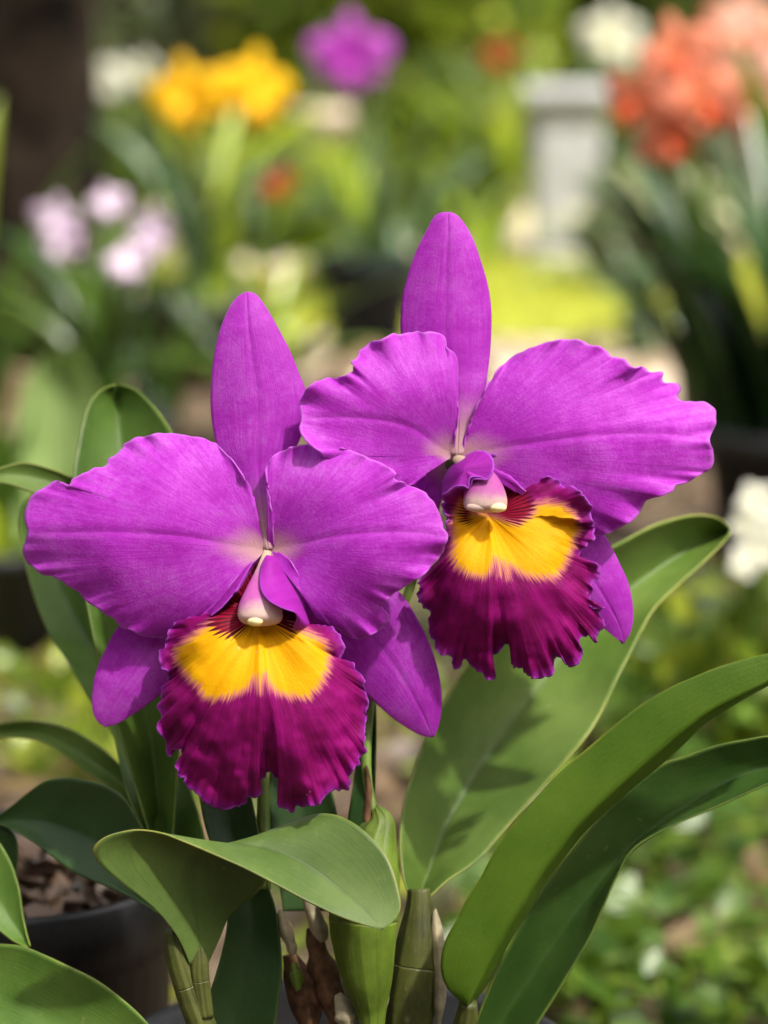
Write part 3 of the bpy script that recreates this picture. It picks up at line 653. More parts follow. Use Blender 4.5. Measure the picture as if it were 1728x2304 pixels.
# yellow blossoms
b = gp(470, 4.1)
t = strap_plant('potted_orchid', b, 'orchid with two yellow blossoms at the upper left', 'orchid', 11, .40, 1.0, ('bgl_green', 'bgl_lime', 'bgl_blue'), 2, (.10, .15, 'black_pot'), (0, 1, 1, 4))
bloom(t, at(425, 215, 3.95), .14, 'bl_yellow', 'bl_yellow', -.2, 0, .2, None, (b.x, b.y, .2))
bloom(t, at(560, 200, 4.0), .15, 'bl_yellow', 'bl_yellow', .5, .1, -.2, None, (b.x, b.y, .2))
# white blossoms by the trunk
b = gp(250, 4.9)
t = strap_plant('white_flowering_plant', b, 'plant with a flat row of white blossoms beside the tree trunk', 'plant', 9, .34, .8, ('bgl_green', 'bgl_lime'), 3, None, (0, 1, 2))
for k, (x, y) in enumerate(((225, 170), (285, 165), (330, 160), (255, 185))): bloom(t, at(x, y, 4.85), .075, 'bl_white', None, R.uniform(-.4, .4), R.uniform(-.2, .3), R.random(), None, None, False)
# pink blossoms at left
b = gp(215, 3.0)
t = strap_plant('pink_flowering_orchid', b, 'orchid with pale pink blossoms at the left edge', 'orchid', 14, .34, .9, ('bgl_green', 'bgl_dark', 'bgl_green'), 4, (.10, .13, 'black_pot'), (0, 1, 2, 3))
for k, (x, y, s) in enumerate(((125, 490, .062), (142, 545, .06), (245, 458, .05), (345, 505, .056), (335, 550, .05), (285, 595, .055))):
    bloom(t, at(x, y, 2.9), s, 'bl_pink', 'bl_pink', R.uniform(-.5, .5), R.uniform(-.3, .3), R.uniform(-.3, .3), None, (b.x, b.y, .15))
# red blossoms
b = gp(600, 5.0)
t = strap_plant('red_flowering_plant', b, 'plant with one small red blossom below the yellow flowers', 'plant', 10, .26, .9, ('bgl_green', 'bgl_blue'), 5, (.09, .12, 'white_clay'), (0, 1, 2))
bloom(t, at(615, 405, 4.9), .085, 'bl_red', 'bl_red')
b = gp(1110, 6.6)
t = strap_plant('red_flowering_plant', b, 'tall plant with one red blossom left above the pale plinth', 'plant', 12, .55, .7, ('bgl_green', 'bgl_lime'), 6, None, (0, 1, 2))
bloom(t, at(1128, 125, 6.5), .11, 'bl_red', 'bl_red')
# pale clay pots
def lone_pot(px, dist, r, h, mat, label):
    t = thing('plant_pot', gp(px, dist), label, 'pot', 'plant pots in the background'); pot(t, 0, 0, 0, r, h, mat, 'pot_body')
    rs = random.Random(px)
    for k in range(6): add_leaf(t, (0, 0, h * .84), k * 1.05 + rs.random(), r * rs.uniform(2.2, 3.4), .8, rs.choice((0, 1, 2)), rs.choice(('bgl_green', 'bgl_lime')), .1)
lone_pot(735, 8.0, .10, .30, 'white_clay', 'pale clay pot below the purple blossom')
lone_pot(640, 5.3, .075, .09, 'white_clay', 'pale clay pot beside the diagonal dark leaf at centre left')
lone_pot(335, 4.4, .07, .12, 'black_pot', 'small black pot between the pink and the left purple flowers')
# plinth with white flower
b = gp(1262, 6.0)
t = thing('plinth', b, 'pale grey concrete plinth with a wider cap at the edge of the lawn', 'plinth')
def box(name, parent, x, y, z, sx, sy, sz, mat, bev=.008):
    v = [(x + a * sx / 2, y + c * sy / 2, z + d * sz) for d in (0, 1) for a, c in ((-1, -1), (1, -1), (1, 1), (-1, 1))]
    o = mesh_obj(name, v, [[3, 2, 1, 0], [4, 5, 6, 7], [0, 1, 5, 4], [1, 2, 6, 5], [2, 3, 7, 6], [3, 0, 4, 7]], mat, parent, smooth=False)
    m = o.modifiers.new('bevel', 'BEVEL'); m.width = bev; m.segments = 2
    return o
box('base', t, 0, 0, 0, .21, .21, .04, M['concrete']); box('shaft', t, 0, 0, .041, .165, .165, .355, M['concrete'], .02); box('cap', t, 0, 0, .398, .225, .225, .045, M['concrete'], .015)
b2 = Vector((b.x + .10, b.y + .35, 0))
t = strap_plant('white_flowering_plant', b2, 'tall plant with a white blossom above the pale plinth', 'plant', 10, .6, .6, ('bgl_dark', 'bgl_green'), 8, None, (0, 1))
bloom(t, at(1370, 75, 6.2), .17, 'bl_white', None, 0, .2, 0, None, (b2.x, b2.y, .2)); bloom(t, at(1400, 110, 6.25), .12, 'bl_white', None, .4, 0, .5, None, (b2.x, b2.y, .2))
# orange orchids at right
b = gp(1800, 2.75)
t = strap_plant('orange_flowering_orchid', b, 'dark leaved orchid with a cluster of orange blossoms at the right edge', 'orchid', 16, .38, 1.5, ('bgl_dark',), 9, (.12, .17, 'black_pot'), (0, 1, 4))
for x, y, s, yw, rl in ((1520, 120, .095, .2, .3), (1440, 225, .085, -.5, -.4), (1560, 215, .10, .5, .2), (1500, 300, .085, 0, .9)):
    bloom(t, at(x, y, 2.6 + .02 * rl), s, 'bl_orange', 'bl_red', yw, .1, rl, None, (b.x - .1, b.y, .3))
for dx, a, L, k in ((-.05, 2.9, .40, 1), (-.02, 3.3, .40, 2), (-.06, 2.6, .40, 1), (-.04, 3.6, .38, 1), (-.05, 3.05, .30, 3), (-.08, 3.2, .40, 0), (-.1, 2.7, .36, 0), (-.12, 3.5, .34, 1), (-.1, 3.9, .3, 0), (-.08, 2.3, .4, 0), (-.02, 3.0, .44, 0)): add_leaf(t, (dx, 0, .14), a, L, 2.0, k, 'bgl_dark', .12)
b = gp(1790, 3.4)
t = strap_plant('orange_flowering_orchid', b, 'orchid with pale centred orange blossoms at the top right corner', 'orchid', 10, .5, .9, ('bgl_dark', 'bgl_green'), 10, (.11, .16, 'black_pot'), (0, 1, 2))
for x, y, s in ((1665, 60, .12), (1690, 150, .14), (1690, 230, .10)): bloom(t, at(x, y, 3.3), s, 'bl_peach', 'bl_orange', R.uniform(-.3, .3), .1, R.uniform(-.4, .4), None, (b.x, b.y, .3))
# white bedding flowers, lower right
b = gp(1720, 1.95)
t = thing('white_bedding_plant', b, 'low leafy plant with white blossoms at the right edge above the long leaves', 'plant')
rs_ = np.random.RandomState(61); pos = ball_points(220, rs_, (.09, .08, .10), .2); pos[:, 2] = np.abs(pos[:, 2] + .09) + .01; pos += np.array(b)
v, f, rnd = leaf_cloud(pos, .026, rs_, 1.5, .3, 1.0); mesh_obj('foliage', v, f, M['cl_lime'], t, {'rnd': rnd}, world_verts=True)
for x, y, s in ((1700, 1130, .034), (1680, 1180, .03), (1705, 1240, .034), (1675, 1265, .03), (1722, 1190, .03)): bloom(t, at(x, y, 1.88), s, 'bl_white', None, R.uniform(-.5, .5), -.3, R.random(), None, (b.x, b.y, .05), False)
# filler leafy plants
for k, (px, d, n, L, w, mats, lab) in enumerate([
        (560, 3.5, 10, .36, 1.1, ('bgl_green', 'bgl_dark'), 'dark strap leaved plant behind the tip of the left sepal'),
        (640, 4.3, 7, .24, 1.4, ('bgl_lime',), 'bright lime leaved plant left of the dark blue pot'),
        (60, 2.4, 12, .34, 1.0, ('bgl_green', 'bgl_lime'), 'strap leaved plant at the left edge beneath the pink blossoms'),
        (360, 3.6, 10, .30, 1.0, ('bgl_green', 'bgl_blue'), 'mid green strap leaved plant between pink and yellow flowers'),
        (1090, 5.9, 9, .30, .9, ('bgl_lime', 'bgl_green'), 'yellow green strap leaved plant left of the plinth'),
        (940, 5.0, 11, .42, .9, ('bgl_green', 'bgl_blue'), 'tall strap leaved plant below the purple blossom'),
        (1440, 4.4, 12, .34, .9, ('bgl_blue', 'bgl_dark'), 'bluish leaved plant between the plinth and the orange flowers'),
        (1560, 3.7, 10, .30, .9, ('bgl_dark', 'bgl_green'), 'dark arching plant at the right edge of the lawn'),
        (-40, 3.4, 12, .5, .9, ('bgl_green', 'bgl_lime'), 'arching leaved plant in front of the tree trunk'),
        (180, 6.8, 9, .45, .8, ('bgl_green', 'bgl_blue'), 'green strap leaved plant right of the tree trunk')]):
    strap_plant('strap_leaved_plant', gp(px, d), lab, 'plant', n, L, w, mats, 100 + k, None, (0, 1, 2, 3), 'strap leaved plants in the background')
# pale broad leaf behind the left petals
b = gnd(25, 1470)
t = thing('broad_leaved_plant', b, 'pale broad leaved plant in a black pot blurred behind the left orchid leaves', 'plant')
pot(t, 0, 0, 0, .085, .12, 'black_pot')
for a, L, k, m in ((2.6, .25, 0, 'bgl_lime'), (4.4, .26, 1, 'bgl_green')): add_leaf(t, (0, 0, .10), a, L, 2.4, k, m, .05)

PALE_PLANT = t
# ------------------------------------------------------------------ THE ORCHID
BASE = Vector(pz(780, 2420, -120))
orchid = thing('cattleya_orchid', BASE, 'magenta orchid plant with two large ruffled flowers and yellow throated lips', 'orchid')
def leaf(name, left, right, mid, mat, nu=80, nv=28, solid=0.0014, parent=orchid, label=None, crease=0.0, bow=0.0):
    """rails are (x, y, z) in photo pixels; z towards the viewer"""
    A, C, B = curve(left, nu), curve(mid, nu), curve(right, nu)
    v = np.linspace(-1, 1, nv); P = np.zeros((nu, nv, 3))
    for j, q in enumerate(v):
        e = abs(q); S = A if q < 0 else B
        lin = C * (1 - e) + S * e
        quad = A * (q * (q - 1) / 2) + C * (1 - q * q) + B * (q * (q + 1) / 2)
        P[:, j] = (0.45 + crease) * lin + (0.55 - crease) * quad
        P[:, j, 2] += bow * math.sin(math.pi * e)
    UU = np.repeat(np.linspace(0, 1, nu), nv); VV = np.tile(v, nu)
    P[:, :, 2] += 4 * (n1(np.linspace(0, 1, nu), 6, len(left) + int(left[0][0])))[:, None] * (v ** 2)[None]
    q = P.reshape(-1, 3)
    mi = np.exp(-(VV / 0.035) ** 2)
    ob = mesh_obj(name, pz(q[:, 0], q[:, 1], q[:, 2]), grid_faces(nu, nv), M[mat], parent, {'uu': UU, 'vv': VV, 'mid': mi}, solid=solid, world_verts=True)
    if label: ob['label'] = label
    return ob
def zz(pts, z0, z1):
    n = len(pts); return [(p[0], p[1], z0 + (z1 - z0) * i / (n - 1)) for i, p in enumerate(pts)]
# front folded leaf
leaf('leaf',
     [(428, 2172, 2), (402, 2112, 22), (359, 2056, 40), (309, 2013, 55), (262, 1978, 65), (222, 1942, 72), (209, 1912, 78), (231, 1888, 85), (270, 1874, 92), (309, 1869, 98), (359, 1876, 106), (405, 1893, 114), (463, 1917, 122), (540, 1951, 132), (617, 1990, 140), (700, 2034, 146), (780, 2070, 150), (857, 2092, 150)],
     [(468, 2170, -14), (496, 2108, -24), (513, 2067, -30), (535, 2045, -34), (560, 2025, -36), (590, 1995, -38), (604, 1960, -36), (606, 1925, -34), (606, 1895, -30), (620, 1868, -24), (661, 1849, -14), (709, 1835, 0), (742, 1833, 14), (776, 1842, 30), (820, 1870, 55), (874, 1933, 85), (901, 2024, 120), (892, 2066, 138), (860, 2092, 150)],
     [(450, 2165, 0), (448, 2110, 5), (440, 2060, 12), (432, 2010, 20), (428, 1970, 28), (436, 1935, 36), (460, 1912, 44), (495, 1903, 52), (535, 1903, 46), (575, 1909, 44), (611, 1916, 46), (661, 1933, 54), (705, 1958, 68), (762, 2000, 92), (813, 2041, 122), (858, 2091, 150)], 'leaf_front', 110, 32, 0.0007, crease=.3, label='folded green leaf in front with its tip to the right')
# long right leaves
leaf('leaf',
     zz([(1043, 2260), (1008, 2226), (993, 2190), (992, 2156), (1002, 2115), (1026, 2071), (1049, 2024), (1083, 1970), (1120, 1902), (1180, 1823), (1235, 1762), (1289, 1711), (1362, 1649), (1434, 1591), (1507, 1547), (1572, 1518), (1630, 1496), (1728, 1470), (1800, 1462), (1860, 1470)], -10, 70),
     zz([(1062, 2262), (1090, 2225), (1120, 2170), (1160, 2098), (1198, 2038), (1227, 1987), (1271, 1929), (1318, 1871), (1383, 1809), (1456, 1747), (1496, 1714), (1543, 1671), (1580, 1634), (1634, 1598), (1689, 1565), (1728, 1544), (1790, 1510), (1860, 1474)], -70, 10),
     zz([(1052, 2262), (1075, 2220), (1105, 2160), (1140, 2095), (1175, 2040), (1205, 1988), (1250, 1925), (1298, 1862), (1365, 1795), (1440, 1728), (1543, 1640), (1616, 1590), (1728, 1536), (1800, 1500), (1860, 1472)], 10, 80), 'leaf_olive', 90, 28, 0.0007, crease=.45, label='long olive leaf arching out to the right edge')
leaf('leaf',
     zz([(1062, 2330), (1095, 2240), (1130, 2165), (1180, 2070), (1227, 1992), (1318, 1877), (1400, 1790), (1485, 1722), (1543, 1703), (1616, 1678), (1689, 1664), (1728, 1658), (1800, 1660), (1900, 1680)], -180, -130),
     zz([(1190, 2330), (1245, 2245), (1289, 2172), (1325, 2110), (1351, 2052), (1373, 1998), (1391, 1961), (1405, 1932), (1434, 1900), (1489, 1867), (1543, 1842), (1616, 1812), (1671, 1787), (1728, 1762), (1800, 1730), (1900, 1684)], -120, -70),
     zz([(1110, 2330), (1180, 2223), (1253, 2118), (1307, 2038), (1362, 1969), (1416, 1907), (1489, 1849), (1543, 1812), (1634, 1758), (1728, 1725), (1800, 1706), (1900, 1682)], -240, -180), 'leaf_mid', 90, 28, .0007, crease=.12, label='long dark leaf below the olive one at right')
# broad leaf behind the right flower
leaf('leaf',
     zz([(925, 2020), (909, 1974), (901, 1892), (909, 1811), (926, 1746), (953, 1670), (991, 1594), (1045, 1507), (1150, 1380), (1270, 1285), (1380, 1230), (1463, 1187), (1513, 1170), (1563, 1160), (1613, 1166), (1642, 1190)], -190, -760),
     zz([(960, 2022), (1007, 1979), (1072, 1936), (1132, 1871), (1208, 1784), (1305, 1675), (1349, 1610), (1387, 1529), (1414, 1475), (1441, 1420), (1474, 1366), (1523, 1317), (1588, 1258), (1631, 1214), (1643, 1192)], -190, -760),
     zz([(940, 2022), (965, 1960), (1007, 1850), (1070, 1745), (1140, 1640), (1220, 1530), (1310, 1420), (1420, 1320), (1530, 1245), (1643, 1191)], -300, -830), 'leaf_grey', 90, 28, .0007, crease=.12, label='broad blurred leaf rising behind the right flower')
# upright leaf with yellow rim, upper left
leaf('leaf',
     zz([(345, 1900), (300, 1750), (255, 1600), (215, 1450), (185, 1300), (170, 1180), (166, 1067), (176, 1007), (188, 948), (204, 904), (232, 876), (262, 867)], -260, -620),
     zz([(385, 1900), (400, 1700), (410, 1500), (415, 1300), (412, 1150), (402, 1040), (387, 976), (361, 935), (332, 901), (301, 876), (266, 867)], -260, -620),
     zz([(365, 1900), (345, 1700), (315, 1500), (295, 1300), (283, 1100), (273, 992), (264, 920), (263, 868)], -350, -690), 'leaf', 80, 26, .0007, crease=.2, label='upright leaf with a yellow rim behind the left flower')
# tall leaning left leaf
leaf('leaf',
     zz([(345, 1930), (320, 1866), (293, 1801), (278, 1751), (266, 1693), (252, 1645), (202, 1573), (148, 1479), (115, 1431), (81, 1350), (57, 1259), (45, 1190), (50, 1140), (80, 1110)], -210, -1000),
     zz([(470, 1930), (459, 1886), (445, 1828), (425, 1770), (395, 1690), (345, 1580), (290, 1480), (248, 1400), (210, 1320), (175, 1250), (140, 1180), (84, 1110)], -190, -960),
     zz([(405, 1930), (390, 1860), (365, 1760), (335, 1680), (300, 1610), (240, 1520), (190, 1430), (140, 1330), (105, 1240), (80, 1160), (82, 1110)], -290, -1050), 'leaf', 90, 26, .0007, crease=.12, label='dark leaf leaning up to the left below the left flower')
# leaf tip at the left edge beside the petal
leaf('leaf',
     zz([(330, 1200), (240, 1120), (160, 1072), (110, 1052), (60, 1040), (20, 1046), (-20, 1062), (-70, 1100)], -520, -420),
     zz([(330, 1240), (220, 1180), (140, 1140), (80, 1112), (30, 1094), (-10, 1086), (-40, 1088), (-70, 1101)], -480, -400),
     zz([(330, 1220), (230, 1148), (150, 1100), (95, 1080), (45, 1070), (0, 1072), (-70, 1100)], -540, -430), 'leaf_grey', 60, 22, .0007, label='pale leaf tip crossing the left edge of the picture')
# arching left leaves
leaf('leaf',
     zz([(345, 1880), (300, 1760), (251, 1700), (216, 1674), (166, 1643), (116, 1627), (58, 1620), (0, 1627), (-80, 1650), (-150, 1690)], -420, -820),
     zz([(330, 1900), (290, 1815), (247, 1776), (200, 1743), (154, 1708), (108, 1677), (58, 1662), (0, 1662), (-70, 1680), (-150, 1694)], -380, -780),
     zz([(338, 1890), (295, 1790), (245, 1740), (190, 1700), (140, 1672), (85, 1650), (20, 1648), (-60, 1664), (-150, 1692)], -430, -830), 'leaf_grey', 70, 22, .0007, label='pale arching leaf at the left edge')
leaf('leaf',
     zz([(390, 2010), (355, 1920), (320, 1858), (285, 1800), (247, 1770), (193, 1755), (147, 1750), (104, 1757), (69, 1778), (31, 1809), (0, 1832), (-40, 1860)], -200, -480),
     zz([(380, 2070), (320, 2035), (262, 2005), (216, 1986), (166, 1963), (123, 1932), (77, 1897), (35, 1872), (0, 1858), (-40, 1862)], -150, -440),
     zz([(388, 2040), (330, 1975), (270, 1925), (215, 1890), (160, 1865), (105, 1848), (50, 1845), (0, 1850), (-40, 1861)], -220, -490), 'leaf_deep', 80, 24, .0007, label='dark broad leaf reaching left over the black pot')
# centre leaves
leaf('leaf',
     zz([(440, 2360), (458, 2290), (475, 2233), (498, 2156), (513, 2079), (510, 2000), (490, 1930), (470, 1880), (455, 1820), (450, 1750), (480, 1650)], -60, -150),
     zz([(610, 2360), (622, 2280), (633, 2194), (629, 2117), (617, 2040), (602, 1994), (590, 1930), (578, 1860), (565, 1800), (550, 1730), (486, 1650)], -80, -160),
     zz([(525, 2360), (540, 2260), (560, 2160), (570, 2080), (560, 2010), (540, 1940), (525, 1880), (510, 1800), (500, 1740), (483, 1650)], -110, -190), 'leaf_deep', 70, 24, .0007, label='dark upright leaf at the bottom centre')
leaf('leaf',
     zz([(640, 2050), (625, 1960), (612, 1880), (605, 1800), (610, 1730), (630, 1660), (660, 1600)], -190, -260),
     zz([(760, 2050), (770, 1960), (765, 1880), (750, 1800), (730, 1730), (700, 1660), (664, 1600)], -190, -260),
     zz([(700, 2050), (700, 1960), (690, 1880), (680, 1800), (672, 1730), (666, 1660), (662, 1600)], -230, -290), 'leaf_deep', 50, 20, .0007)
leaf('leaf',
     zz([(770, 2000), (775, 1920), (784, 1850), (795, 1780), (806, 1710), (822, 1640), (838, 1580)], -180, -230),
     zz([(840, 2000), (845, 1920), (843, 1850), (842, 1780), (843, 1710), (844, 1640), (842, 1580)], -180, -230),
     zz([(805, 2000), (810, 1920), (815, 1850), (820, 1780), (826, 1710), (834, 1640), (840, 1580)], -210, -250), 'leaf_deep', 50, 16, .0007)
# stems and pseudobulbs
tube('pseudobulb', orchid, [(838, 2330, -100, 26), (836, 2280, -100, 34), (828, 2210, -95, 56), (820, 2130, -92, 72), (818, 2060, -92, 80), (826, 1980, -100, 76), (842, 1900, -110, 55), (856, 1850, -115, 34), (848, 1822, -118, 14), (842, 1812, -120, 3)], M['bulb'], 28, 60, label='plump green pseudobulb at the bottom centre')
tube('pseudobulb', orchid, [(915, 2340, -170, 52), (922, 2270, -170, 60), (932, 2190, -172, 58), (940, 2110, -175, 48), (943, 2040, -180, 32), (942, 2000, -186, 26)], M['bulb_olive'], 26, 40)
tube('pseudobulb', orchid, [(470, 2340, -30, 30), (440, 2270, -25, 32), (412, 2190, -20, 30), (395, 2130, -16, 26), (388, 2090, -14, 16)], M['bulb_olive'], 22, 30)
tube('pseudobulb', orchid, [(590, 2000, -140, 20), (592, 1930, -150, 20), (592, 1870, -160, 17), (592, 1800, -170, 14), (590, 1730, -180, 10)], M['stem'], 16, 24)
tube('leaf_stalk', orchid, [(462, 2290, -10, 20), (455, 2240, -8, 21), (449, 2195, -6, 22), (448, 2160, -6, 20), (447, 2125, -6, 10)], M['bulb_olive'], 22, 20, flat=.7)
tube('leaf_stalk', orchid, [(1040, 2340, -60, 30), (1050, 2290, -40, 26), (1054, 2255, -25, 20)], M['bulb_olive'], 18, 12)
tube('flower_stalk', orchid, [(842, 1830, -118, 11), (830, 1780, -130, 11), (824, 1720, -145, 12), (826, 1650, -160, 12), (832, 1580, -175, 12), (836, 1520, -185, 11)], M['stem'], 14, 30)
tube('dry_sheath', orchid, [(828, 1880, -104, 8), (826, 1830, -112, 9), (830, 1780, -118, 8), (826, 1735, -126, 5), (824, 1722, -128, 2)], M['brown'], 10, 20)
def ribbon(pts, w, mat, name='dry_sheath'):
    q = curve(pts, 9); n = len(q); k = np.sin(np.pi * (0.04 + 0.92 * np.linspace(0, 1, n))) ** .6 * (1 + .25 * n1(np.linspace(0, 1, n), 8, int(pts[0][0])))
    A = [(p[0] - w * .5 * c, p[1], p[2]) for p, c in zip(q, k)]; B = [(p[0] + w * .5 * c, p[1] - 6, p[2] - 14 * c) for p, c in zip(q, k)]; C = [(p[0], p[1] - 3, p[2] + w * .4 * c) for p, c in zip(q, k)]
    o = leaf(name, A, B, C, 'leaf', 30, 10, .0006); o.data.materials[0] = M[mat]; return o
ribbon([(985, 2330, -140), (990, 2240, -138), (988, 2150, -142), (978, 2050, -150)], 30, 'sheath')
ribbon([(688, 2010, -150), (702, 2050, -145), (715, 2085, -140), (728, 2120, -140)], 34, 'sheath')
ribbon([(628, 2050, -130), (640, 2090, -125), (652, 2120, -120), (660, 2150, -120)], 24, 'sheath')
ribbon([(760, 2240, -110), (775, 2275, -105), (785, 2330, -100)], 42, 'sheath')
ribbon([(660, 2170, -110), (668, 2205, -108), (672, 2230, -106)], 20, 'bulb')
ribbon([(700, 2090, -160), (720, 2160, -150), (745, 2240, -150), (770, 2330, -150)], 60, 'brown')
ribbon([(650, 2150, -170), (680, 2220, -165), (700, 2330, -160)], 70, 'brown')
ribbon([(850, 2220, -80), (862, 2250, -82), (850, 2300, -84)], 26, 'sheath')
leaf('leaf', [(x, y, -8300) for x, y in ((45, 1370), (40, 1250), (35, 1120), (34, 1000), (48, 890), (82, 815), (135, 786))],
     [(x, y, -8300) for x, y in ((80, 1370), (150, 1270), (205, 1130), (222, 1000), (214, 890), (185, 815), (139, 786))],
     [(x, y, -8450) for x, y in ((60, 1370), (95, 1260), (122, 1120), (132, 1000), (136, 890), (137, 830), (137, 786))], 'leaf_pale', 40, 16, .0007, PALE_PLANT)
# its pot (rim just below the picture) and bark
pc = Vector(pz(770, 2480, -230)); 
opot = thing('orchid_pot', (pc.x, pc.y, 0), 'black plastic pot holding the magenta orchid at the bottom edge', 'pot')
pot(opot, 0, 0, 0, .105, pc.z + .012, 'black_pot', 'pot_body')
rs = np.random.RandomState(33); nb = 160; V = []; Fc = []
for k in range(nb):
    a = rs.uniform(0, 6.28); r = .088 * math.sqrt(rs.uniform()); c = np.array((pc.x + r * math.cos(a), pc.y + r * math.sin(a), pc.z - .022 + rs.uniform(0, .02)))
    q = Matrix.Rotation(rs.uniform(0, 6.28), 3, Vector(rs.normal(size=3))); s = rs.uniform(.006, .014)
    i0 = len(V)
    for d in (-.5, .5):
        for x_, y_ in ((-1, -.6), (.9, -.7), (1, .6), (-.8, .7)): V.append(c + np.array(q @ Vector((x_ * s, y_ * s * .7, d * s * .6))))
    Fc += [[i0 + j for j in g] for g in ([3, 2, 1, 0], [4, 5, 6, 7], [0, 1, 5, 4], [1, 2, 6, 5], [2, 3, 7, 6], [3, 0, 4, 7])]
tag(mesh_obj('bark_chips', V, Fc, M['bark_chip'], None, None, smooth=False), 'dark bark chips filling the orchid pot at the bottom', 'bark', kind='stuff')

# ------------------------------------------------------------------ left flower
def flower(pts, label):
    q = curve(pts, 40); c = pz(q[:, 0], q[:, 1], q[:, 2])
    f = tube_w('flower', orchid, c, q[:, 3] * KPX, M['stem'], 16); f['label'] = label
    return f
fl1 = flower([(836, 1530, -185, 11), (800, 1480, -180, 11), (730, 1390, -150, 11), (660, 1300, -95, 12), (612, 1246, -35, 15), (602, 1236, -4, 17)], 'lower left magenta flower with its yellow throat facing the viewer')
petal('petal', fl1, (598, 1238), [(590, 1234), (580, 1200), (573, 1150), (563, 1100), (540, 1057), (513, 1023), (487, 1000), (440, 983), (400, 979), (350, 978), (307, 988), (280, 1000), (277, 1010), (257, 1027), (242, 1035), (237, 1047), (207, 1058), (173, 1073), (162, 1082), (157, 1092), (143, 1090), (128, 1082), (107, 1093), (77, 1113), (60, 1137), (54, 1160), (62, 1193), (60, 1217), (55, 1240), (67, 1267), (97, 1290), (137, 1305), (150, 1317), (180, 1332), (190, 1348), (220, 1368), (253, 1390), (270, 1410), (300, 1422), (330, 1430), (367, 1431), (400, 1420), (440, 1398), (473, 1373), (507, 1333), (533, 1300), (560, 1270), (588, 1244)],
      [(520, 1226), (420, 1206), (330, 1199), (240, 1195), (160, 1196), (62, 1196)], -30, 70, 60, 9, 0, 100)
petal('petal', fl1, (604, 1238), [(618, 1228), (615, 1190), (612, 1157), (607, 1113), (602, 1080), (597, 1053), (607, 1033), (627, 1017), (660, 1007), (693, 1000), (737, 1008), (760, 1017), (787, 1014), (827, 1028), (860, 1043), (890, 1060), (893, 1067), (888, 1077), (920, 1092), (953, 1107), (980, 1133), (993, 1163), (998, 1187), (1007, 1207), (1003, 1227), (990, 1253), (967, 1277), (937, 1304), (893, 1333), (880, 1345), (865, 1357), (862, 1370), (875, 1387), (870, 1400), (850, 1420), (823, 1433), (807, 1438), (787, 1433), (767, 1423), (743, 1410), (713, 1390), (697, 1363), (683, 1330), (673, 1293), (663, 1273), (650, 1257), (626, 1242)],
      [(680, 1222), (760, 1203), (850, 1196), (930, 1195), (1004, 1205)], 85, 55, 62, 10, 0, 140)
sepal('dorsal_sepal', fl1, [(592, 1236), (583, 1207), (573, 1157), (555, 1110), (530, 1070), (500, 1032), (485, 993), (475, 933), (474, 873), (480, 807), (493, 747), (513, 697), (533, 668), (553, 657)],
      [(614, 1236), (617, 1207), (613, 1160), (614, 1110), (640, 1050), (672, 995), (690, 940), (687, 877), (673, 840), (653, 790), (627, 740), (600, 693), (577, 663), (557, 656)], (16, 8, -12, -25, -30, -36, -60), 26, -6, 11)
sepal('lateral_sepal', fl1, [(592, 1238), (500, 1275), (380, 1335), (295, 1385), (262, 1418), (237, 1467), (222, 1500), (213, 1533), (209, 1573), (212, 1603), (222, 1623), (234, 1634)],
      [(600, 1244), (560, 1310), (470, 1450), (420, 1505), (387, 1535), (363, 1557), (340, 1577), (307, 1600), (270, 1623), (240, 1635)], (-10, -60, -85, -90, -90, -100), 24, -6, 13)
sepal('lateral_sepal', fl1, [(604, 1244), (640, 1300), (690, 1395), (750, 1490), (827, 1563), (843, 1577), (880, 1610), (913, 1633), (943, 1650), (970, 1657)],
      [(612, 1236), (700, 1252), (800, 1280), (860, 1305), (897, 1333), (920, 1363), (940, 1397), (960, 1437), (977, 1483), (988, 1530), (992, 1577), (987, 1623), (976, 1656)], (-10, -70, -95, -95, -95, -110), 24, -6, 17)
w3 = lambda p: W(300, 1150, 3.0, p)
OUT1 = w3([(520, 702), (480, 695), (410, 700), (385, 725), (330, 715), (270, 745), (235, 810), (215, 870), (215, 920), (175, 950), (180, 1000), (200, 1050), (225, 1090), (252, 1150), (215, 1190), (195, 1230), (185, 1280), (155, 1330), (188, 1400), (160, 1450), (165, 1510), (215, 1570), (225, 1640), (245, 1655), (290, 1612), (350, 1580), (338, 1640), (306, 1700), (290, 1738), (305, 1785), (345, 1800), (345, 1850), (400, 1890), (440, 1930), (490, 1970), (580, 2000), (680, 2005), (757, 1980), (768, 1940), (828, 1925), (848, 1890), (827, 1840), (880, 1800), (915, 1760), (980, 1805), (1030, 1850), (1030, 1900), (982, 1980), (1030, 2020), (1075, 2030), (1100, 1995), (1200, 2000), (1270, 1950), (1340, 1890), (1380, 1880), (1440, 1870), (1465, 1830), (1460, 1790), (1510, 1720), (1515, 1660), (1570, 1620), (1570, 1550), (1560, 1450), (1575, 1380), (1580, 1300), (1555, 1220), (1550, 1130), (1500, 1070), (1480, 1030), (1430, 1020), (1390, 1060), (1362, 1082), (1375, 1030), (1415, 960), (1415, 890), (1390, 830), (1330, 785), (1270, 775), (1190, 785), (1130, 785), (1140, 740), (1120, 660), (1060, 540), (990, 420), (920, 330), (870, 300), (835, 315), (780, 390), (700, 520), (600, 640)])
YEL1 = w3([(510, 770), (430, 830), (350, 885), (295, 930), (300, 1020), (360, 1110), (430, 1170), (465, 1240), (540, 1275), (620, 1265), (700, 1235), (775, 1205), (800, 1165), (826, 1120), (845, 1190), (856, 1230), (866, 1180), (885, 1110), (915, 1170), (950, 1215), (1000, 1240), (1080, 1258), (1180, 1255), (1255, 1190), (1310, 1080), (1320, 980), (1290, 890), (1220, 845), (1130, 805), (1060, 760), (980, 720), (850, 690), (650, 730)])
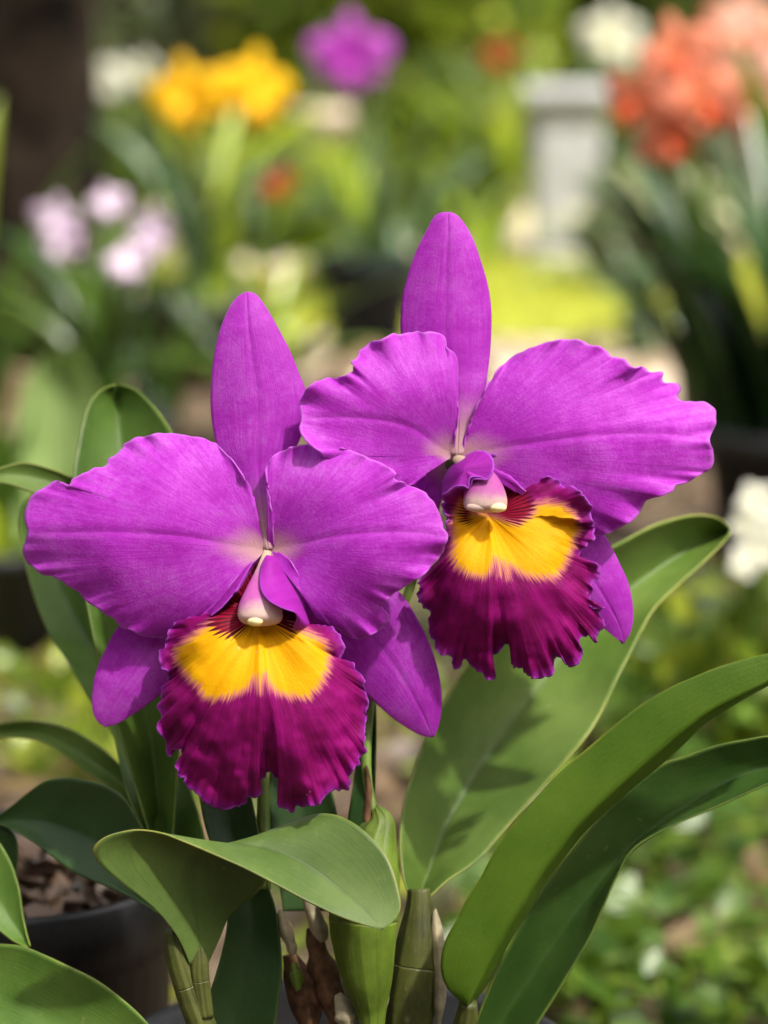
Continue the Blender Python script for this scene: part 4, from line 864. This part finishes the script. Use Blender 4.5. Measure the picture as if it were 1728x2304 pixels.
THR1 = w3([(845, 300), (780, 380), (700, 510), (600, 635), (525, 720), (522, 790), (570, 835), (650, 850), (730, 820), (790, 765), (850, 735), (950, 745), (1010, 800), (1070, 845), (1090, 800), (1040, 700), (900, 540), (880, 320)])
lip(fl1, w3([(850, 700)])[0], OUT1, YEL1, THR1,
    [(0, 20), (45, 30), (90, 15), (135, 30), (180, 25), (200, 45), (225, 58), (250, 25), (262, -4), (275, -6), (290, -12), (310, -14), (330, -8), (345, 15), (360, 20)],
    [(0, 45), (45, 85), (90, 105), (135, 85), (180, 45), (210, -10), (235, -25), (270, -30), (300, -25), (330, 10), (360, 45)], 18, 0, 300, 26, 'ruffled dark magenta lip with a yellow throat')
lobe_patch(fl1, w3([(900, 303, 22), (865, 380, 50), (855, 500, 92), (880, 570, 120), (930, 620, 142), (1010, 660, 150), (1080, 682, 140), (1108, 715, 126), (1095, 745, 112), (1085, 790, 95)]),
           w3([(915, 306, 10), (985, 325, 5), (1040, 400, 2), (1100, 500, 5), (1140, 600, 10), (1162, 690, 16), (1178, 745, 24), (1185, 790, 34), (1150, 800, 50), (1110, 800, 70)]), 26, 0, 5)
lobe_patch(fl1, w3([(830, 318, 8), (782, 388, 34), (702, 520, 56), (602, 640, 66), (522, 704, 62)]), w3([(818, 312, 4), (745, 358, 0), (648, 472, -4), (560, 600, 0), (508, 697, 10)]), 10, 0, 6)
tube('column', fl1, [(602, 1238, 4, 9), (599, 1256, 16, 12), (592, 1290, 40, 19), (586, 1330, 68, 33), (585, 1362, 90, 47), (586, 1385, 100, 50), (586, 1398, 104, 44), (586, 1404, 106, 30), (586, 1408, 107, 8)], M['column'], 26, 50, flat=.62)
def ellipsoid(name, parent, x, y, z, rx, ry, rz, mat, n=18):
    th = np.linspace(0, np.pi, n); ph = np.linspace(0, 2 * np.pi, 24, endpoint=False)
    T, Pp = np.meshgrid(th, ph, indexing='ij')
    v = pz((x + rx * np.sin(T) * np.cos(Pp)).ravel(), (y + ry * np.cos(T)).ravel(), (z + rz * np.sin(T) * np.sin(Pp)).ravel())
    return mesh_obj(name, v, grid_faces(n, 24, True), mat, parent, {'rr': np.ones(len(v))})
ellipsoid('anther_cap', fl1, 574, 1398, 122, 18, 11, 13, M['anther'])
# ------------------------------------------------------------------ right flower
ZB = -60
fl2 = flower([(836, 1530, -185, 11), (870, 1450, -230, 11), (920, 1330, -240, 11), (975, 1150, -190, 12), (1005, 1060, -110, 14), (1024, 1026, ZB - 6, 17)], 'upper right magenta flower turned slightly to the right')
petal('petal', fl2, (1020, 1026), [(1014, 1018), (1024, 985), (1031, 950), (1031, 915), (1026, 877), (1027, 820), (1020, 797), (1007, 780), (1003, 763), (980, 750), (947, 746), (920, 748), (900, 753), (880, 752), (857, 762), (840, 767), (823, 780), (807, 790), (802, 803), (788, 815), (797, 823), (792, 840), (777, 843), (760, 850), (733, 853), (707, 863), (687, 880), (675, 903), (675, 930), (678, 941), (673, 960), (680, 983), (697, 1003), (727, 1023), (750, 1032), (757, 1027), (758, 1013), (770, 1008), (793, 1012), (830, 1045), (870, 1075), (905, 1097), (925, 1090), (945, 1070), (970, 1055), (995, 1040), (1012, 1030)],
      [(977, 998), (943, 970), (893, 950), (827, 940), (760, 937), (678, 941)], 105, 45, 62, 11, ZB, 180)
petal('petal', fl2, (1030, 1026), [(1044, 1016), (1052, 975), (1063, 940), (1080, 903), (1097, 873), (1113, 843), (1137, 817), (1170, 793), (1213, 775), (1247, 765), (1280, 762), (1313, 767), (1327, 775), (1347, 777), (1367, 790), (1375, 802), (1390, 803), (1407, 807), (1420, 822), (1430, 828), (1447, 826), (1463, 837), (1490, 837), (1491, 853), (1500, 862), (1523, 863), (1530, 877), (1528, 895), (1547, 902), (1580, 902), (1600, 912), (1612, 933), (1608, 963), (1597, 988), (1603, 1013), (1606, 1037), (1597, 1057), (1573, 1072), (1547, 1083), (1520, 1090), (1510, 1105), (1480, 1117), (1453, 1128), (1440, 1150), (1423, 1170), (1393, 1190), (1360, 1203), (1343, 1203), (1280, 1180), (1200, 1115), (1120, 1055), (1048, 1030)],
      [(1113, 1010), (1213, 993), (1313, 980), (1413, 973), (1513, 975), (1597, 988)], -30, 60, 55, 11, ZB, 220)
sepal('dorsal_sepal', fl2, [(1016, 1024), (1013, 1000), (1008, 960), (985, 910), (950, 860), (915, 800), (902, 747), (902, 710), (905, 667), (917, 620), (937, 563), (960, 517), (977, 487), (993, 478), (1008, 477)],
      [(1043, 1022), (1048, 993), (1053, 967), (1063, 937), (1077, 907), (1093, 870), (1098, 837), (1103, 793), (1106, 737), (1105, 687), (1097, 637), (1083, 590), (1067, 543), (1050, 510), (1030, 485), (1013, 477)], (16, 4, -20, -30, -30, -20, -18), 30, ZB - 6, 23)
sepal('lateral_sepal', fl2, [(1012, 1034), (960, 1056), (925, 1085), (900, 1140), (885, 1210), (890, 1270), (903, 1292)],
      [(1024, 1040), (1002, 1090), (985, 1150), (965, 1210), (940, 1260), (907, 1293)], (-10, -50, -70, -70, -80), 16, ZB - 10, 27)
sepal('lateral_sepal', fl2, [(1024, 1040), (1060, 1060), (1130, 1150), (1220, 1270), (1300, 1365), (1360, 1413), (1380, 1430), (1393, 1442), (1401, 1447)],
      [(1040, 1030), (1180, 1090), (1280, 1150), (1340, 1190), (1360, 1207), (1377, 1237), (1393, 1270), (1410, 1307), (1420, 1347), (1423, 1383), (1420, 1413), (1411, 1437), (1403, 1447)], (-10, -60, -80, -80, -90), 24, ZB - 6, 29)
w7 = lambda p: W(900, 980, 3.0, p)
OUT2 = w7([(640, 125), (720, 175), (800, 225), (900, 265), (940, 290), (1000, 280), (1060, 290), (1100, 345), (1160, 340), (1210, 380), (1250, 430), (1290, 490), (1300, 560), (1325, 620), (1310, 690), (1270, 740), (1225, 790), (1218, 830), (1310, 850), (1340, 900), (1345, 950), (1292, 1010), (1303, 1080), (1282, 1120), (1292, 1165), (1385, 1165), (1362, 1200), (1385, 1270), (1360, 1320), (1320, 1395), (1290, 1360), (1240, 1370), (1210, 1430), (1235, 1470), (1220, 1520), (1160, 1580), (1120, 1560), (1100, 1510), (1060, 1500), (1030, 1540), (1035, 1590), (1000, 1630), (900, 1650), (860, 1630), (820, 1580), (760, 1570), (745, 1520), (765, 1490), (740, 1440), (705, 1420), (650, 1470), (615, 1490), (620, 1560), (660, 1610), (640, 1640), (570, 1640), (540, 1590), (480, 1560), (440, 1520), (410, 1545), (370, 1560), (340, 1500), (290, 1490), (250, 1440), (215, 1360), (190, 1300), (180, 1250), (205, 1180), (160, 1170), (125, 1130), (110, 1080), (130, 1030), (120, 980), (190, 920), (250, 840), (300, 750), (330, 680), (318, 620), (330, 550), (275, 490), (300, 450), (282, 410), (322, 375), (372, 345), (430, 342), (462, 362), (466, 312), (482, 282), (540, 282), (588, 292), (612, 200), (612, 130)])
YEL2 = w7([(410, 440), (370, 520), (352, 600), (362, 700), (348, 830), (390, 895), (450, 935), (560, 960), (610, 925), (632, 870), (650, 830), (668, 880), (676, 940), (690, 860), (716, 900), (730, 965), (738, 880), (830, 935), (920, 958), (1050, 965), (1110, 885), (1150, 800), (1210, 640), (1180, 530), (1100, 465), (1000, 445), (920, 470), (880, 540), (800, 590), (700, 560), (560, 520), (450, 500)])
THR2 = w7([(615, 130), (650, 220), (760, 330), (860, 400), (900, 460), (880, 540), (800, 592), (720, 580), (650, 540), (560, 515), (480, 540), (460, 590), (415, 570), (405, 520), (440, 440), (560, 330), (600, 250)])
lip(fl2, w7([(600, 540)])[0], OUT2, YEL2, THR2,
    [(0, 40), (30, 20), (60, 20), (90, 12), (132, 20), (165, 55), (188, 92), (207, 112), (240, 120), (262, 110), (268, 10), (288, 15), (324, 45), (345, 50), (360, 40)],
    [(0, 40), (45, 85), (90, 105), (135, 80), (165, 30), (190, -15), (230, -45), (262, -50), (272, -30), (300, -25), (330, 5), (360, 40)], 10, ZB, 400, 24, 'ruffled magenta lip with a bright yellow throat')
lobe_fan(fl2, w7([(440, 230)])[0], w7([(286, 410, 20), (284, 360, 0), (290, 300, -10), (340, 205, -12), (420, 140, -6), (520, 100, 20), (590, 112, 60), (630, 165, 96), (628, 235, 118), (594, 292, 124), (545, 292, 122), (490, 295, 118), (470, 345, 112), (420, 360, 105), (370, 365, 96), (320, 395, 70)]), 92, ZB)
tube('column', fl2, [(1024, 1030, 4 + ZB, 10), (1050, 1048, 34 + ZB, 20), (1075, 1075, 66 + ZB, 36), (1088, 1105, 84 + ZB, 46), (1092, 1130, 90 + ZB, 50), (1093, 1145, 92 + ZB, 45), (1093, 1152, 93 + ZB, 28), (1093, 1154, 93 + ZB, 6)], M['column'], 26, 50, flat=.7)
ellipsoid('anther_cap', fl2, 1120, 1142, 113 + ZB, 20, 11, 14, M['anther'])
ellipsoid('anther_cap', fl2, 1072, 1141, 112 + ZB, 24, 11, 13, M['column'])

# ------------------------------------------------------------------ neighbour orchid in the black pot, lower left
pc = Vector(at(50., 1935., 1.13)); rim = 360 * 1.13 / FPX
nb_ = thing('neighbour_orchid', (pc.x, pc.y, 0), 'leafy orchid without flowers in a black pot at the lower left corner', 'orchid')
pot(nb_, 0, 0, 0, rim, pc.z, 'black_pot')
V = []
leaf('leaf', zz([(-120, 2120), (-60, 2118), (0, 2125), (46, 2129), (96, 2148), (154, 2175), (216, 2206), (278, 2252), (332, 2304), (400, 2390)], -260, -60),
     zz([(-120, 2420), (-60, 2420), (0, 2420), (80, 2430), (160, 2440), (240, 2440), (320, 2430), (404, 2394)], -160, -40),
     zz([(-120, 2200), (-60, 2210), (0, 2233), (60, 2260), (154, 2304), (230, 2340), (310, 2370), (402, 2392)], -270, -70), 'leaf', 70, 24, .0007, nb_, 'broad leaf filling the bottom left corner')
leaf('leaf', zz([(-60, 1830), (-10, 1885), (23, 1940), (42, 2001), (50, 2059), (58, 2100), (66, 2130)], -330, -230),
     zz([(-140, 1960), (-90, 2020), (-40, 2070), (0, 2094), (31, 2117), (64, 2131)], -290, -220),
     zz([(-100, 1890), (-50, 1950), (-10, 2005), (20, 2060), (45, 2100), (65, 2130)], -340, -240), 'leaf', 50, 20, .0007, nb_, 'leaf at the left edge with its tip pointing down')
leaf('leaf', zz([(-60, 1840), (-10, 1850), (25, 1870), (38, 1900), (36, 1960), (20, 2020)], -420, -400),
     zz([(-60, 1980), (-30, 2000), (-5, 2010), (5, 2015), (12, 2020), (19, 2022)], -420, -400),
     zz([(-60, 1900), (-20, 1915), (5, 1935), (15, 1960), (18, 1990), (19.5, 2021)], -430, -410), 'leaf_deep', 40, 16, .0007, nb_)
rs = np.random.RandomState(71); p = []
for k in range(420):
    a = rs.uniform(0, 6.28); r = rim * .9 * math.sqrt(rs.uniform()); p.append((pc.x + r * math.cos(a), pc.y + r * math.sin(a), pc.z * .88 + rs.uniform(0, .012)))
v, f, rnd = leaf_cloud(np.array(p), .016, rs, 1.4, .5, 1.0)
tag(mesh_obj('potting_mix', v, f, M['mix'], None, {'rnd': rnd}), 'brown bark mix filling the black pot at lower left', 'bark', kind='stuff')
print('objects', len(SC.objects))
